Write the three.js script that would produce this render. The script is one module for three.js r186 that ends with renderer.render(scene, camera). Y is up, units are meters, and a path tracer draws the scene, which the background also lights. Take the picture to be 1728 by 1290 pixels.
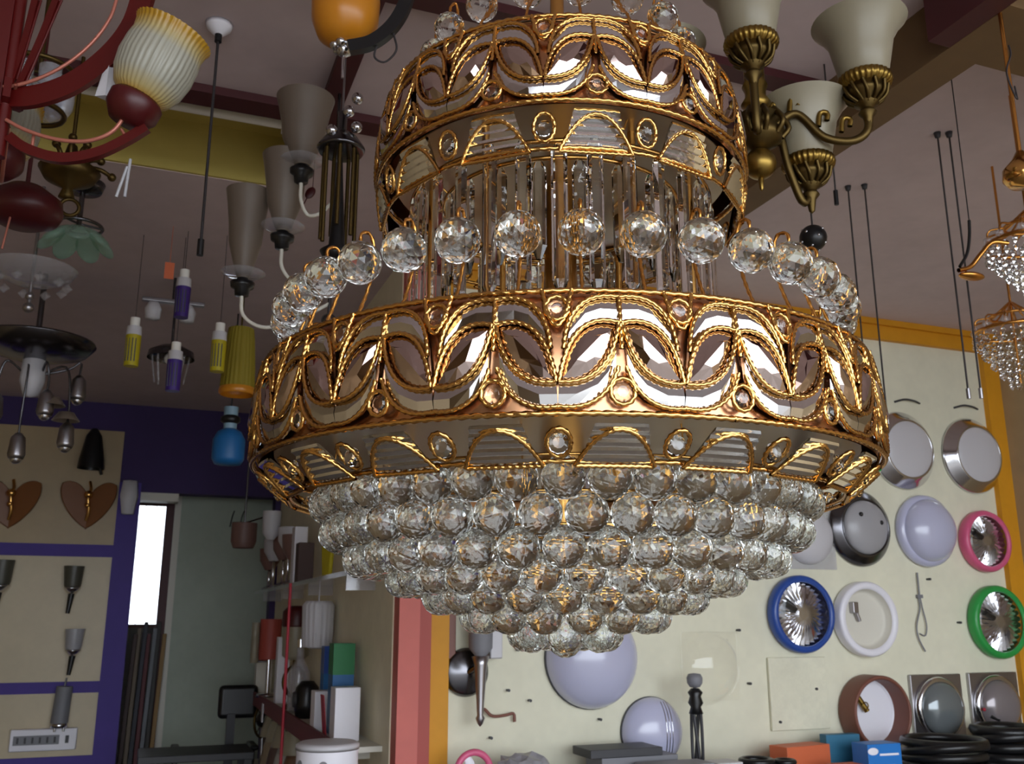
import * as THREE from 'three';
import { mergeGeometries } from 'three/addons/utils/BufferGeometryUtils.js';
import { RoundedBoxGeometry } from 'three/addons/geometries/RoundedBoxGeometry.js';
import { RectAreaLightUniformsLib } from 'three/addons/lights/RectAreaLightUniformsLib.js';

// ---------------------------------------------------------------- camera, sky, light
const scene = new THREE.Scene();
const EYE = 1.5;                                   // eye height; heights below are given relative to the eye
const camera = new THREE.PerspectiveCamera(43.92, 1728 / 1290, 0.05, 80);
camera.position.set(0, EYE, 0);
{
  const yaw = THREE.MathUtils.degToRad(21), pitch = THREE.MathUtils.degToRad(14);
  camera.lookAt(Math.sin(yaw) * Math.cos(pitch), EYE + Math.sin(pitch), -Math.cos(yaw) * Math.cos(pitch));
}
camera.focus = 1.25; camera.userData.fStop = 14;
const renderer = new THREE.WebGLRenderer();
renderer.toneMapping = THREE.LinearToneMapping;
renderer.toneMappingExposure = 0.575;
renderer.shadowMap.enabled = true;
scene.background = new THREE.Color(6.9, 7.5, 8.3);  // bright overcast sky outside the shop
RectAreaLightUniformsLib.init();
const daylight = new THREE.RectAreaLight(new THREE.Color(0.93, 0.97, 1.0), 2.6, 4.8, 2.4);   // daylight entering by the open shop front
daylight.position.set(1.3, 1.7, 1.62);
daylight.lookAt(1.3, -2.3, -2.6);
scene.add(daylight);

// ---------------------------------------------------------------- helpers
const V = (x, y, z) => new THREE.Vector3(x, y, z);
const rnd = (() => { let s = 20731; return () => ((s = (s * 16807) % 2147483647) / 2147483647); })();
const taken = {};
function numbered(n) { taken[n] = (taken[n] ?? -1) + 1; return taken[n] ? n + '_' + String(taken[n]).padStart(3, '0') : n; }
function clean(g) {            // position, normal, uv only, not indexed, so that any two can be merged
  g = g.index ? g.toNonIndexed() : g;
  const n = g.attributes.position.count;
  if (!g.attributes.normal) g.computeVertexNormals();
  if (!g.attributes.uv) g.setAttribute('uv', new THREE.BufferAttribute(new Float32Array(n * 2), 2));
  for (const k of Object.keys(g.attributes)) if (!['position', 'normal', 'uv', 'color'].includes(k)) g.deleteAttribute(k);
  return g;
}
function merged(gs) {
  if (!Array.isArray(gs)) return gs;
  const c = gs.map(clean);
  if (c.length === 1) return c[0];
  if (!c.every((g) => g.attributes.color)) c.forEach((g) => g.deleteAttribute('color'));
  return mergeGeometries(c);
}
function mesh(name, gs, m) {
  const o = new THREE.Mesh(merged(gs), m); o.name = name; o.castShadow = o.receiveShadow = true; return o;
}
function part(parent, name, gs, m, label) { const o = mesh(name, gs, m); if (label) o.userData.label = label; parent.add(o); return o; }
function thing(name, label, category, [x, y, z] = [0, 0, 0], group) {
  const o = new THREE.Group(); o.name = numbered(name); o.position.set(x, y + EYE, z); o.userData = { label, category };
  if (group) o.userData.group = group;
  scene.add(o); return o;
}
function single(name, label, category, gs, m, [x, y, z] = [0, 0, 0], group) {
  const o = mesh(numbered(name), gs, m); o.position.set(x, y + EYE, z); o.userData = { label, category };
  if (group) o.userData.group = group;
  scene.add(o); return o;
}
function struct(name, gs, m) { const o = mesh(name, gs, m); o.userData = { kind: 'structure', label: name.replace(/_/g, ' ') }; scene.add(o); return o; }
function copyOf(root, label, [x, y, z]) {
  const r = root.clone(); r.name = numbered(root.name.replace(/_\d{3}$/, '')); r.userData = { ...root.userData, label }; r.position.set(x, y + EYE, z); scene.add(r); return r;
}
const T = (g, x = 0, y = 0, z = 0) => g.translate(x, y, z);
const slab = (x0, x1, y0, y1, z0, z1) => { const g = new THREE.BoxGeometry(x1 - x0, y1 - y0, z1 - z0).translate((x0 + x1) / 2, (y0 + y1) / 2, (z0 + z1) / 2); uvMetres(g); return g; };
function uvMetres(g) {         // texture coordinates in metres, by the way a face points
  const p = g.attributes.position, n = g.attributes.normal, u = g.attributes.uv;
  for (let i = 0; i < p.count; i++) {
    const ax = Math.abs(n.getX(i)), ay = Math.abs(n.getY(i)), az = Math.abs(n.getZ(i));
    if (ay > ax && ay > az) u.setXY(i, p.getX(i), p.getZ(i)); else if (ax > az) u.setXY(i, p.getZ(i), p.getY(i)); else u.setXY(i, p.getX(i), p.getY(i));
  }
}
const box = (w, h, d, x = 0, y = 0, z = 0, r = 0) => (r ? new RoundedBoxGeometry(w, h, d, 2, r) : new THREE.BoxGeometry(w, h, d)).translate(x, y, z);
const ball = (r, x = 0, y = 0, z = 0, a = 20, b = 14) => new THREE.SphereGeometry(r, a, b).translate(x, y, z);
const ringY = (R, r, y = 0, a = 64, b = 6) => new THREE.TorusGeometry(R, r, b, a).rotateX(Math.PI / 2).translate(0, y, 0);
const ringZ = (R, r, z = 0, a = 48, b = 8) => new THREE.TorusGeometry(R, r, b, a).translate(0, 0, z);
const lathe = (pts, n = 32) => new THREE.LatheGeometry(pts.map(([r, y]) => new THREE.Vector2(Math.max(r, 0.0001), y)), n);
const latheZ = (pts, n = 40) => lathe(pts, n).rotateX(Math.PI / 2);       // axis along +z (towards the room)
function rod(a, b, r, n = 8, r2 = r) {
  const d = b.clone().sub(a), L = d.length();
  const g = new THREE.CylinderGeometry(r2, r, L, n).translate(0, L / 2, 0);
  g.applyQuaternion(new THREE.Quaternion().setFromUnitVectors(V(0, 1, 0), d.normalize()));
  return g.translate(a.x, a.y, a.z);
}
const tube = (pts, r, n = 24, k = 8, closed = false) => new THREE.TubeGeometry(new THREE.CatmullRomCurve3(pts, closed), n, r, k, closed);
function ribbon(pts, w, t, n, nrm) {  // flat bar swept along points; nrm = direction of its thickness
  const c = new THREE.CatmullRomCurve3(pts), pos = [], idx = [];
  for (let i = 0; i <= n; i++) {
    const p = c.getPoint(i / n), tg = c.getTangent(i / n), s = new THREE.Vector3().crossVectors(tg, nrm).normalize();
    for (const [a, b] of [[-1, -1], [1, -1], [1, 1], [-1, 1]]) pos.push(...p.clone().addScaledVector(s, a * w / 2).addScaledVector(nrm, b * t / 2).toArray());
  }
  for (let i = 0; i < n; i++) for (let k = 0; k < 4; k++) { const a = i * 4 + k, b = i * 4 + (k + 1) % 4; idx.push(a, a + 4, b, b, a + 4, b + 4); }
  const e = n * 4; idx.push(0, 1, 2, 0, 2, 3, e, e + 2, e + 1, e, e + 3, e + 2);
  const g = new THREE.BufferGeometry(); g.setAttribute('position', new THREE.Float32BufferAttribute(pos, 3)); g.setIndex(idx);
  const q = g.toNonIndexed(); q.computeVertexNormals(); return q;
}
function rope(pts, r, step = 0.0016, closed = false) {   // twisted two-strand wire
  const c = new THREE.CatmullRomCurve3(pts, closed), L = c.getLength(), n = Math.max(6, Math.round(L / step)), K = 8, pos = [], idx = [];
  const f = c.computeFrenetFrames(n, closed);
  for (let i = 0; i <= n; i++) {
    const p = c.getPointAt(i / n);
    for (let k = 0; k < K; k++) {
      const a = k / K * 2 * Math.PI, q = r * (0.6 + 0.62 * Math.abs(Math.cos(a - i * 0.62)));
      pos.push(...p.clone().addScaledVector(f.normals[i], q * Math.cos(a)).addScaledVector(f.binormals[i], q * Math.sin(a)).toArray());
    }
  }
  for (let i = 0; i < n; i++) for (let k = 0; k < K; k++) { const a = i * K + k, b = i * K + (k + 1) % K; idx.push(a, b, a + K, b, b + K, a + K); }
  const g = new THREE.BufferGeometry(); g.setAttribute('position', new THREE.Float32BufferAttribute(pos, 3)); g.setIndex(idx); g.computeVertexNormals();
  return g;
}
function solid(rings, capEnds = true) {     // closed flat-shaded skin through rings of equally many points (each ring closed)
  const pos = [], K = rings[0].length, tri = (a, b, c) => pos.push(...a.toArray(), ...b.toArray(), ...c.toArray());
  for (let i = 0; i + 1 < rings.length; i++) for (let k = 0; k < K; k++) { const k2 = (k + 1) % K; tri(rings[i][k], rings[i][k2], rings[i + 1][k]); tri(rings[i][k2], rings[i + 1][k2], rings[i + 1][k]); }
  if (capEnds) { const a = rings[0], b = rings[rings.length - 1]; for (let k = 1; k + 1 < K; k++) { tri(a[0], a[k + 1], a[k]); tri(b[0], b[k], b[k + 1]); } }
  const g = new THREE.BufferGeometry(); g.setAttribute('position', new THREE.Float32BufferAttribute(pos, 3)); g.computeVertexNormals(); return g;
}
// fluted bell of glass: profile [r, y, colour]; open at the top, with thickness
function flutedBell(prof, ribs, depth, thick = 0.003) {
  const N = ribs * 4, pos = [], col = [], idx = [], rows = [...prof.map((p) => [p, 0]), ...[...prof].reverse().map((p) => [p, thick])];
  rows.forEach(([[r, y, c], off], i) => { for (let k = 0; k <= N; k++) { const a = k / N * 2 * Math.PI, q = Math.max(0.0005, r - off) * (1 + depth * Math.cos(a * ribs)); pos.push(q * Math.sin(a), y, q * Math.cos(a)); if (prof[0][2]) col.push(...(c ?? [1, 1, 1])); } });
  for (let i = 0; i + 1 < rows.length; i++) for (let k = 0; k < N; k++) { const a = i * (N + 1) + k, b = a + N + 1; idx.push(a, a + 1, b, a + 1, b + 1, b); }
  const g = new THREE.BufferGeometry(); g.setAttribute('position', new THREE.Float32BufferAttribute(pos, 3)); if (col.length) g.setAttribute('color', new THREE.Float32BufferAttribute(col, 3)); g.setIndex(idx); g.computeVertexNormals(); return g;
}
function noiseMap(size, base, spread, coarse, seedMul = 1) {   // mottled colour map: paint, plaster, laminate
  const cells = (n) => { const a = []; for (let i = 0; i < n * n; i++) a.push(rnd()); return (x, y) => { const fx = x * n, fy = y * n, i = Math.floor(fx), j = Math.floor(fy), u = fx - i, v = fy - j, s = (t) => t * t * (3 - 2 * t), g = (p, q) => a[((q % n + n) % n) * n + (p % n + n) % n]; return (g(i, j) * (1 - s(u)) + g(i + 1, j) * s(u)) * (1 - s(v)) + (g(i, j + 1) * (1 - s(u)) + g(i + 1, j + 1) * s(u)) * s(v); }; };
  const n1 = cells(coarse), n2 = cells(coarse * 5), n3 = cells(coarse * 17), d = new Uint8Array(size * size * 4);
  for (let y = 0; y < size; y++) for (let x = 0; x < size; x++) {
    const u = x / size, v = y / size, n = (n1(u, v) * 0.5 + n2(u, v) * 0.3 + n3(u, v) * 0.2 - 0.5) * 2 * spread;
    for (let k = 0; k < 3; k++) d[(y * size + x) * 4 + k] = Math.max(0, Math.min(255, base[k] * (1 + n)));
    d[(y * size + x) * 4 + 3] = 255;
  }
  const t = new THREE.DataTexture(d, size, size); t.colorSpace = THREE.SRGBColorSpace; t.magFilter = THREE.LinearFilter; t.wrapS = t.wrapT = THREE.RepeatWrapping; t.needsUpdate = true; return t;
}

// ---------------------------------------------------------------- materials
const std = (c, roughness = 0.6, metalness = 0, o = {}) => new THREE.MeshStandardMaterial({ color: c, roughness, metalness, side: THREE.DoubleSide, ...o });
const phys = (c, o) => new THREE.MeshPhysicalMaterial({ color: c, side: THREE.DoubleSide, ...o });
const paint = (rgb, spread, rough, rep = 0.5, coarse = 5) => { const m = noiseMap(256, rgb, spread, coarse); m.repeat.set(rep, rep); return new THREE.MeshStandardMaterial({ map: m, roughness: rough }); };
const M = {
  lampWall: paint([226, 223, 200], 0.05, 0.75), ceiling: paint([206, 188, 190], 0.05, 0.85), tan: paint([168, 146, 110], 0.06, 0.7), brown: paint([110, 84, 52], 0.08, 0.7),
  ochre: paint([212, 146, 18], 0.06, 0.6), purple: paint([68, 46, 140], 0.07, 0.6), deepPurple: paint([56, 38, 92], 0.07, 0.7), cream: paint([196, 180, 148], 0.05, 0.4), creamBrown: paint([166, 144, 106], 0.05, 0.4),
  maroon: paint([70, 22, 26], 0.08, 0.55), pink: paint([204, 108, 98], 0.05, 0.6), shelfRed: paint([118, 54, 56], 0.07, 0.55), greyGreen: paint([172, 182, 168], 0.05, 0.7),
  floor: paint([112, 102, 92], 0.1, 0.5), ground: paint([120, 116, 110], 0.1, 0.9), yellowPaint: paint([190, 172, 92], 0.06, 0.7), shelfWall: paint([242, 234, 206], 0.05, 0.7), backRoom: paint([150, 145, 138], 0.05, 0.8),
  gold: std('#dfac62', 0.16, 1), goldPlate: std('#bd8b66', 0.24, 1), champagne: std('#b3a590', 0.28, 1), foil: phys('#c2ada6', { roughness: 0.06, metalness: 1, clearcoat: 1, clearcoatRoughness: 0.02 }), mirror: std('#dcdadb', 0.1, 1), copperGold: std('#d99a4e', 0.25, 1), brass: std('#8a7038', 0.35, 1), darkBrass: std('#5d4c2c', 0.45, 1),
  chrome: std('#d4d4d8', 0.12, 1), satin: std('#a9a6aa', 0.3, 1), darkChrome: std('#6b6a6e', 0.22, 1), black: std('#121214', 0.35), darkGrey: std('#38383c', 0.5), grey: std('#7e7e84', 0.55), white: std('#eceaf2', 0.35), offWhite: std('#d6d2c6', 0.5),
  opal: phys('#bfc0da', { roughness: 0.22, clearcoat: 0.5, clearcoatRoughness: 0.1 }), frost: std('#c9c7cc', 0.4), smoke: std('#a3a2a6', 0.28),
  crystal: phys('#ffffff', { transmission: 1, roughness: 0.0, ior: 1.52, thickness: 0.05 }), crystalBall: phys('#fdfefb', { transmission: 1, roughness: 0.07, ior: 1.5, thickness: 0.05 }),
  plate: phys('#f4f4f6', { transmission: 1, roughness: 0.04, ior: 1.5, thickness: 0.004 }),
  pane: phys('#ffffff', { transmission: 1, roughness: 0.02, ior: 1.45, thickness: 0 }), greenPane: phys('#cfe8dc', { transmission: 0.75, roughness: 0.08, ior: 1.45, thickness: 0 }), ribGlass: phys('#f2f2f6', { transmission: 0.82, roughness: 0.12, ior: 1.5, thickness: 0 }),
  shade: phys('#ffffff', { vertexColors: true, roughness: 0.35, transmission: 0.35, thickness: 0 }), frostShade: phys('#877768', { roughness: 0.5, transmission: 0.35, thickness: 0 }), ivoryShade: phys('#a89f88', { roughness: 0.4, transmission: 0.3, thickness: 0 }),
  red: std('#520a08', 0.35), darkRed: std('#480a0e', 0.4), pinkWire: std('#b8705f', 0.35, 0.3), blue: std('#2a4c9a', 0.3), pinkRing: std('#d85f86', 0.35), green: std('#2f9a48', 0.35), woodBrown: std('#7a4a3c', 0.5),
  amber: phys('#d88c24', { roughness: 0.3, transmission: 0.2, thickness: 0 }), yellow: std('#b4a414', 0.5), violet: std('#3c2078', 0.5), cyan: std('#1c66a4', 0.45), orange: std('#d26a42', 0.55), cardRed: std('#b3263a', 0.5), cardGreen: std('#1f7a44', 0.5), terracotta: std('#a8483e', 0.55), string: std('#2c2628', 0.7), bulbWhite: std('#f1efe9', 0.25),
};

// ---------------------------------------------------------------- the shop itself
const H = 2.95;                                   // main ceiling
struct('floor', [slab(-2.6, 4.3, -0.12, 0, -9.4, 1.55)], M.floor);
// ceiling with a sunk lighting recess (yellow inside)
{
  const x0 = -0.85, x1 = 0.36, z0 = -3.12, z1 = -2.62, t = H + 0.3;
  struct('ceiling', [slab(-2.6, x0, H, t, -9.4, 1.55), slab(x1, 4.3, H, t, -9.4, 1.55), slab(x0, x1, H, t, -9.4, z0), slab(x0, x1, H, t, z1, 1.55), slab(x0, x1, H + 0.2, t, z0, z1)], M.ceiling);
  struct('trim_1', [slab(x0, x1, H + 0.002, H + 0.198, z0, z0 + 0.012), slab(x0, x1, H + 0.002, H + 0.198, z1 - 0.012, z1), slab(x0, x0 + 0.012, H + 0.002, H + 0.198, z0 + 0.012, z1 - 0.012), slab(x1 - 0.012, x1, H + 0.002, H + 0.198, z0 + 0.012, z1 - 0.012), slab(x0 + 0.012, x1 - 0.012, H + 0.188, H + 0.199, z0 + 0.012, z1 - 0.012)], M.yellowPaint);
}
// lamp wall, its side towards the shelves, the right wall, the rear wall with a doorway, the left wall, the front with its wide opening
struct('wall_lamps', [slab(1.0, 4.3, 0, H, -3.8, -3.6)], M.lampWall);
struct('wall_shelves', [slab(0.9, 1.0, 0, H, -7.0, -3.6)], M.shelfWall);
struct('wall_right', [slab(4.1, 4.3, 0, H, -3.6, 1.55)], M.tan);
struct('wall_left', [slab(-2.6, -2.4, 0, H, -7.0, 1.55)], M.tan);
struct('wall_rear', [slab(-2.6, -0.05, 0, H, -7.15, -7.0), slab(-0.05, 0.86, EYE + 0.845, H, -7.15, -7.0), slab(0.86, 4.3, 0, H, -7.15, -7.0)], M.deepPurple);
struct('wall_front', [slab(-2.6, -1.5, 0, H, 1.4, 1.55), slab(4.05, 4.3, 0, H, 1.4, 1.55), slab(-1.5, 4.05, 2.84, H, 1.4, 1.55)], M.tan);
// little room behind the doorway, with a window to the daylight
struct('wall_back_room', [slab(-1.1, -0.22, 0, H, -9.1, -9.0), slab(0.2, 1.6, 0, H, -9.1, -9.0), slab(-0.22, 0.2, 0, EYE - 0.08, -9.1, -9.0), slab(-0.22, 0.2, EYE + 1.0, H, -9.1, -9.0), slab(-1.2, -1.1, 0, H, -9.1, -7.15), slab(1.6, 1.7, 0, H, -9.1, -7.15)], M.backRoom);
struct('wall_partition', [slab(0.235, 1.0, 0, H - 0.3, -7.46, -7.4)], M.greyGreen);
struct('trim_2', [slab(0.19, 0.235, 0, H - 0.3, -7.47, -7.39)], M.offWhite);
struct('trim_3', [slab(0.13, 0.19, 0, H - 0.3, -7.47, -7.41)], M.maroon);
struct('trim_4', [slab(-0.06, 0.2, EYE + 0.79, EYE + 0.845, -7.16, -7.02)], M.offWhite);
{
  const w = new THREE.Group(); w.name = 'window_1'; w.userData = { kind: 'structure', label: 'bright window beyond the rear doorway' }; scene.add(w);
  const y0 = EYE - 0.08, y1 = EYE + 1.0;
  part(w, 'window_frame', [slab(-0.22, -0.19, y0, y1, -9.06, -9.02), slab(0.17, 0.2, y0, y1, -9.06, -9.02), slab(-0.19, 0.17, y0, y0 + 0.03, -9.06, -9.02), slab(-0.19, 0.17, y1 - 0.03, y1, -9.06, -9.02)], M.woodBrown);
  part(w, 'pane', [slab(-0.19, 0.17, y0 + 0.03, y1 - 0.03, -9.045, -9.041)], M.pane);
  for (let k = 0; k < 3; k++) part(w, 'grille_bar', [rod(V(-0.1 + k * 0.09, y0 + 0.03, -9.03), V(-0.1 + k * 0.09, y1 - 0.03, -9.03), 0.004, 6)], M.offWhite);
}
// ochre trims of the lamp wall, pink pillar, beams and ceiling battens
struct('trim_5', [slab(1.1, 4.1, H - 0.1, H - 0.03, -3.6, -3.57)], M.ochre);
struct('trim_6', [slab(1.1, 4.1, H - 0.03, H, -3.6, -3.55)], M.ochre);
struct('trim_7', [slab(1.035, 1.115, 0, H, -3.6, -3.57)], M.ochre);
struct('trim_8', [slab(4.0, 4.1, 0, H - 0.1, -3.6, -3.57)], M.ochre);
struct('pillar_pink', [slab(0.905, 0.985, 0, H, -3.66, -3.52)], M.pink);
struct('pillar_edge', [slab(0.985, 1.035, 0, H, -3.63, -3.54)], M.terracotta);
struct('beam_1', [slab(1.665, 1.775, H - 0.15, H, -3.6, -1.5)], M.brown);
struct('beam_2', [slab(1.665, 4.1, H - 0.15, H, -1.5, -1.3)], M.brown);
{
  const b = [[-2.4, 1.665, -2.6, -2.52], [-2.4, 1.665, -1.95, -1.885]];
  b.forEach(([a, c, z0, z1], i) => struct('trim_' + (9 + i), [slab(a, c, H - 0.025, H, z0, z1)], M.maroon));
  struct('trim_11', [slab(0.365, 0.425, H - 0.025, H, -2.52, -1.95)], M.maroon);
  struct('trim_12', [slab(1.6, 1.664, H - 0.15, H, -1.47, 1.4)], M.maroon);
}
// rear display boards in a purple frame
struct('trim_13', [slab(-0.19, -0.05, 0, EYE + 0.9, -7.0, -6.95)], M.purple);
struct('trim_14', [slab(-2.4, -0.19, EYE + 0.395, EYE + 0.475, -7.0, -6.955)], M.purple);
struct('trim_15', [slab(-2.4, -0.19, EYE - 0.465, EYE - 0.395, -7.0, -6.955)], M.purple);
struct('trim_16', [slab(-2.4, -0.19, 0, EYE - 0.845, -7.0, -6.955)], M.purple);
struct('panel_1', [slab(-2.4, -0.19, EYE + 0.475, EYE + 1.25, -7.0, -6.965)], M.creamBrown);
struct('panel_2', [slab(-2.4, -0.19, EYE - 0.395, EYE + 0.395, -7.0, -6.965)], M.cream);
struct('panel_3', [slab(-2.4, -0.19, EYE - 0.845, EYE - 0.465, -7.0, -6.965)], M.cream);
// pavement outside
struct('ground', [slab(-14, 16, -0.3, -0.12, 1.55, 20), slab(-14, 16, -0.3, -0.12, -24, -9.4)], M.ground);

// fluorescent batten in the recess (switched off)
{
  const t = thing('fluorescent_batten', 'unlit white fluorescent batten in the yellow ceiling recess', 'light fitting', [-0.235, 1.462, -2.716]);
  part(t, 'housing', [box(1.1, 0.145, 0.05, 0, 0.1, 0, 0.006)], M.white);
  part(t, 'tube', [rod(V(-0.52, 0.012, 0), V(0.52, 0.012, 0), 0.014, 14)], M.bulbWhite);
  for (const s of [-1, 1]) part(t, 'lamp_holder', [box(0.02, 0.05, 0.035, s * 0.53, 0.015, 0)], M.white);
}

// ---------------------------------------------------------------- the big gold and crystal chandelier
{
  const AX = 0.588, AZ = -1.314, FACE = Math.atan2(-AX, -AZ);
  const C = thing('crystal_chandelier', 'large two-tier gold and crystal ball chandelier in the middle of the shop', 'chandelier', [AX, 0, AZ]);
  const at = (th, R, y) => V(R * Math.sin(th), y, R * Math.cos(th));
  const spin = (o, th) => { o.rotation.y = th; return o; };
  const bez = (p, q, r, n) => { const o = []; for (let i = 0; i <= n; i++) { const t = i / n; o.push([p[0] * (1 - t) ** 2 + 2 * q[0] * t * (1 - t) + r[0] * t * t, p[1] * (1 - t) ** 2 + 2 * q[1] * t * (1 - t) + r[1] * t * t]); } return o; };
  function band(n, R0, R1, y0, y1, bulge, trough, RU, yU) {
    // (a, t): a along the ring in motif widths, t from the lower to the upper rail
    const wid = 2 * Math.PI / n;
    const S = (a, t, off = 0) => at(a * wid, R0 + (R1 - R0) * t + bulge * 4 * t * (1 - t) + off, y0 + (y1 - y0) * t);
    const U = (a, t, off = 0) => at(a * wid, R0 + (RU - R0) * t + off, y0 - 0.006 + (yU - y0) * t);
    const map = (pts, off) => pts.map(([a, t]) => S(a, t, off));
    const flip = (pts) => pts.map(([a, t]) => [-a, t]);
    const leafUp = bez([0.015, 0.72], [0.4, 0.82], [0.49, 0.24], 10), leafLow = bez([0.015, 0.72], [0.1, 0.2], [0.49, 0.24], 10);
    const arch = bez([0, 0.94], [0.42, 1.0], [0.45, 0.5], 10), wave = bez([0.03, 0.36], [0.14, 0.0], [0.5, 0.05], 10);
    // backing drum
    const D = part(C, 'backing_drum', [new THREE.LatheGeometry(Array.from({ length: 9 }, (_, i) => { const t = i / 8; return new THREE.Vector2(R0 + (R1 - R0) * t + bulge * 4 * t * (1 - t) - 0.006, y0 + (y1 - y0) * t); }), 96), new THREE.LatheGeometry(Array.from({ length: 9 }, (_, i) => { const t = i / 8; return new THREE.Vector2(R0 + (R1 - R0) * t + bulge * 4 * t * (1 - t) - 0.008, y0 + (y1 - y0) * t); }), 96)], M.goldPlate);
    // rails
    const rail = (R, y, r) => rope(Array.from({ length: 64 }, (_, i) => at(i / 64 * 2 * Math.PI, R, y)), r, 0.0028, true);
    part(D, 'rail', [rail(R1 + 0.003, y1, 0.0032)], M.gold); part(D, 'rail', [rail(R0 + 0.003, y0, 0.0032)], M.gold); part(D, 'rail', [rail(RU, yU, 0.003)], M.gold);
    // pieces of one motif, shared by all
    const w = 0.0026, off = 0.006;
    const scroll = merged([...[arch, flip(arch), leafUp, leafLow, flip(leafUp), flip(leafLow), wave, flip(wave), [[0, 0.72], [0, 0.94]], [[0, 0.5], [0, 0.72]]].map((p) => rope(map(p, off), w)),
      rope(Array.from({ length: 14 }, (_, i) => { const g = i / 14 * 2 * Math.PI; return S(Math.cos(g) * 0.095, 0.165 + Math.sin(g) * 0.1, off); }), w, 0.0016, true),
      rope(Array.from({ length: 14 }, (_, i) => { const g = i / 14 * 2 * Math.PI; return S(0.5 + Math.cos(g) * 0.095, 0.84 + Math.sin(g) * 0.1, off); }), w, 0.0016, true),
      rope(map(bez([0.38, 1.0], [0.5, 0.38], [0.62, 1.0], 10), off), w)].map(clean));
    const under = merged([rope(bez([-0.36, 1], [0, -0.55], [0.36, 1], 10).map(([a, t]) => U(a, t, 0.005)), w), rope([U(-0.36, 1, 0.004), U(0.36, 1, 0.004)], w),
      rope(Array.from({ length: 14 }, (_, i) => { const g = i / 14 * 2 * Math.PI; return U(0.5 + Math.cos(g) * 0.1, 0.5 + Math.sin(g) * 0.3, 0.005); }), w, 0.0016, true)].map(clean));
    const leaf = (sgn) => {      // marquise cut: girdle, crown facets, keel
      const K = 8, up = bez([0.03, 0.7], [0.39, 0.78], [0.475, 0.26], K), lo = bez([0.03, 0.7], [0.115, 0.24], [0.475, 0.26], K), pos = [];
      const P = (p, o) => S(sgn * p[0], p[1], o), tri = (a, b, c) => pos.push(...a.toArray(), ...(sgn > 0 ? [...b.toArray(), ...c.toArray()] : [...c.toArray(), ...b.toArray()]));
      const rim = [...up, ...lo.slice(1, K).reverse()], n = rim.length, cen = [0.25, 0.49];
      const lift = (q, f, o) => P([cen[0] + (q[0] - cen[0]) * f, cen[1] + (q[1] - cen[1]) * f], o);
      const crown = [];
      for (let k = 0; k < n; k += 2) { const q = rim[k]; crown.push(lift(q, k === 0 || k === K ? 0.62 : 0.5, 0.0085)); }
      const m = crown.length, top = [P([0.16, 0.6], 0.0105), P([0.35, 0.4], 0.0105)];
      for (let k = 0; k < n; k++) {
        const A = P(rim[k], 0.003), B = P(rim[(k + 1) % n], 0.003);
        const c = crown[(k % 2 ? (k + 1) / 2 : k / 2) % m];
        tri(A, c, B);
        if (k % 2 === 0) tri(B, c, crown[(k / 2 + 1) % m]);
        tri(A, B, P(rim[k], -0.001)); tri(B, P(rim[(k + 1) % n], -0.001), P(rim[k], -0.001));
      }
      for (let k = 0; k < m; k++) { const t0 = k < m / 4 || k >= m * 0.75 ? top[0] : top[1], k2 = (k + 1) % m, t1 = k2 < m / 4 || k2 >= m * 0.75 ? top[0] : top[1]; tri(crown[k], t0, crown[k2]); if (t0 !== t1) tri(crown[k2], t0, t1); }
      const g = new THREE.BufferGeometry(); g.setAttribute('position', new THREE.Float32BufferAttribute(pos, 3)); g.computeVertexNormals(); return g;
    };
    const plate = (inner, outer, i0, i1, sgn) => {
      const q = (c, i, o) => S(sgn * c[i][0], c[i][1], o), mid = Math.round((i0 + i1) / 2), r = [];
      for (const i of [i0, mid, i1]) { const a = [q(inner, i, -0.001), q(outer, i, -0.001), q(outer, i, 0.002), S(sgn * (inner[i][0] + outer[i][0]) / 2, (inner[i][1] + outer[i][1]) / 2, 0.0045), q(inner, i, 0.002)]; r.push(sgn > 0 ? a : a.reverse()); }
      return solid(r);
    };
    const stone = (a, t, F, r) => { const c = F(a, t, 0), o = V(Math.sin(a * wid), 0, Math.cos(a * wid)); const g = lathe([[0.0001, -0.001], [r, 0], [r * 0.95, 0.003], [r * 0.55, 0.0065], [0.0001, 0.007]], 10); const q = g.toNonIndexed(); q.computeVertexNormals(); q.applyQuaternion(new THREE.Quaternion().setFromUnitVectors(V(0, 1, 0), o)); return q.translate(c.x, c.y, c.z); };
    const ribbed = (() => { const rows = 11, K = 7, g = []; for (let i = 0; i < rows; i++) { const t = 0.08 + 0.84 * i / (rows - 1), hw = 0.2 + 0.13 * t, o = i % 2 ? 0.0055 : 0.002, r = []; for (let k = 0; k < K; k++) r.push(U(-hw + 2 * hw * k / (K - 1), t, o)); for (let k = K - 1; k >= 0; k--) r.push(U(-hw + 2 * hw * k / (K - 1), t, -0.002)); g.push(r); } return solid(g); })();
    const geo = { leafR: leaf(1), leafL: leaf(-1), s1: stone(0, 0.165, S, 0.0115), s2: stone(0.5, 0.84, S, 0.0115), s3: stone(0.5, 0.5, U, 0.012), ribbed };
    const plates = [[leafUp, arch, 0, 4], [leafUp, arch, 4, 9]].flatMap(([a, b, i, j]) => [1, -1].map((s) => plate(a, b, i, j, s))).concat([[wave, leafLow, 1, 5], [wave, leafLow, 5, 10]].flatMap(([a, b, i, j]) => [1, -1].map((s) => plate(a, b, i, j, s))));
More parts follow.
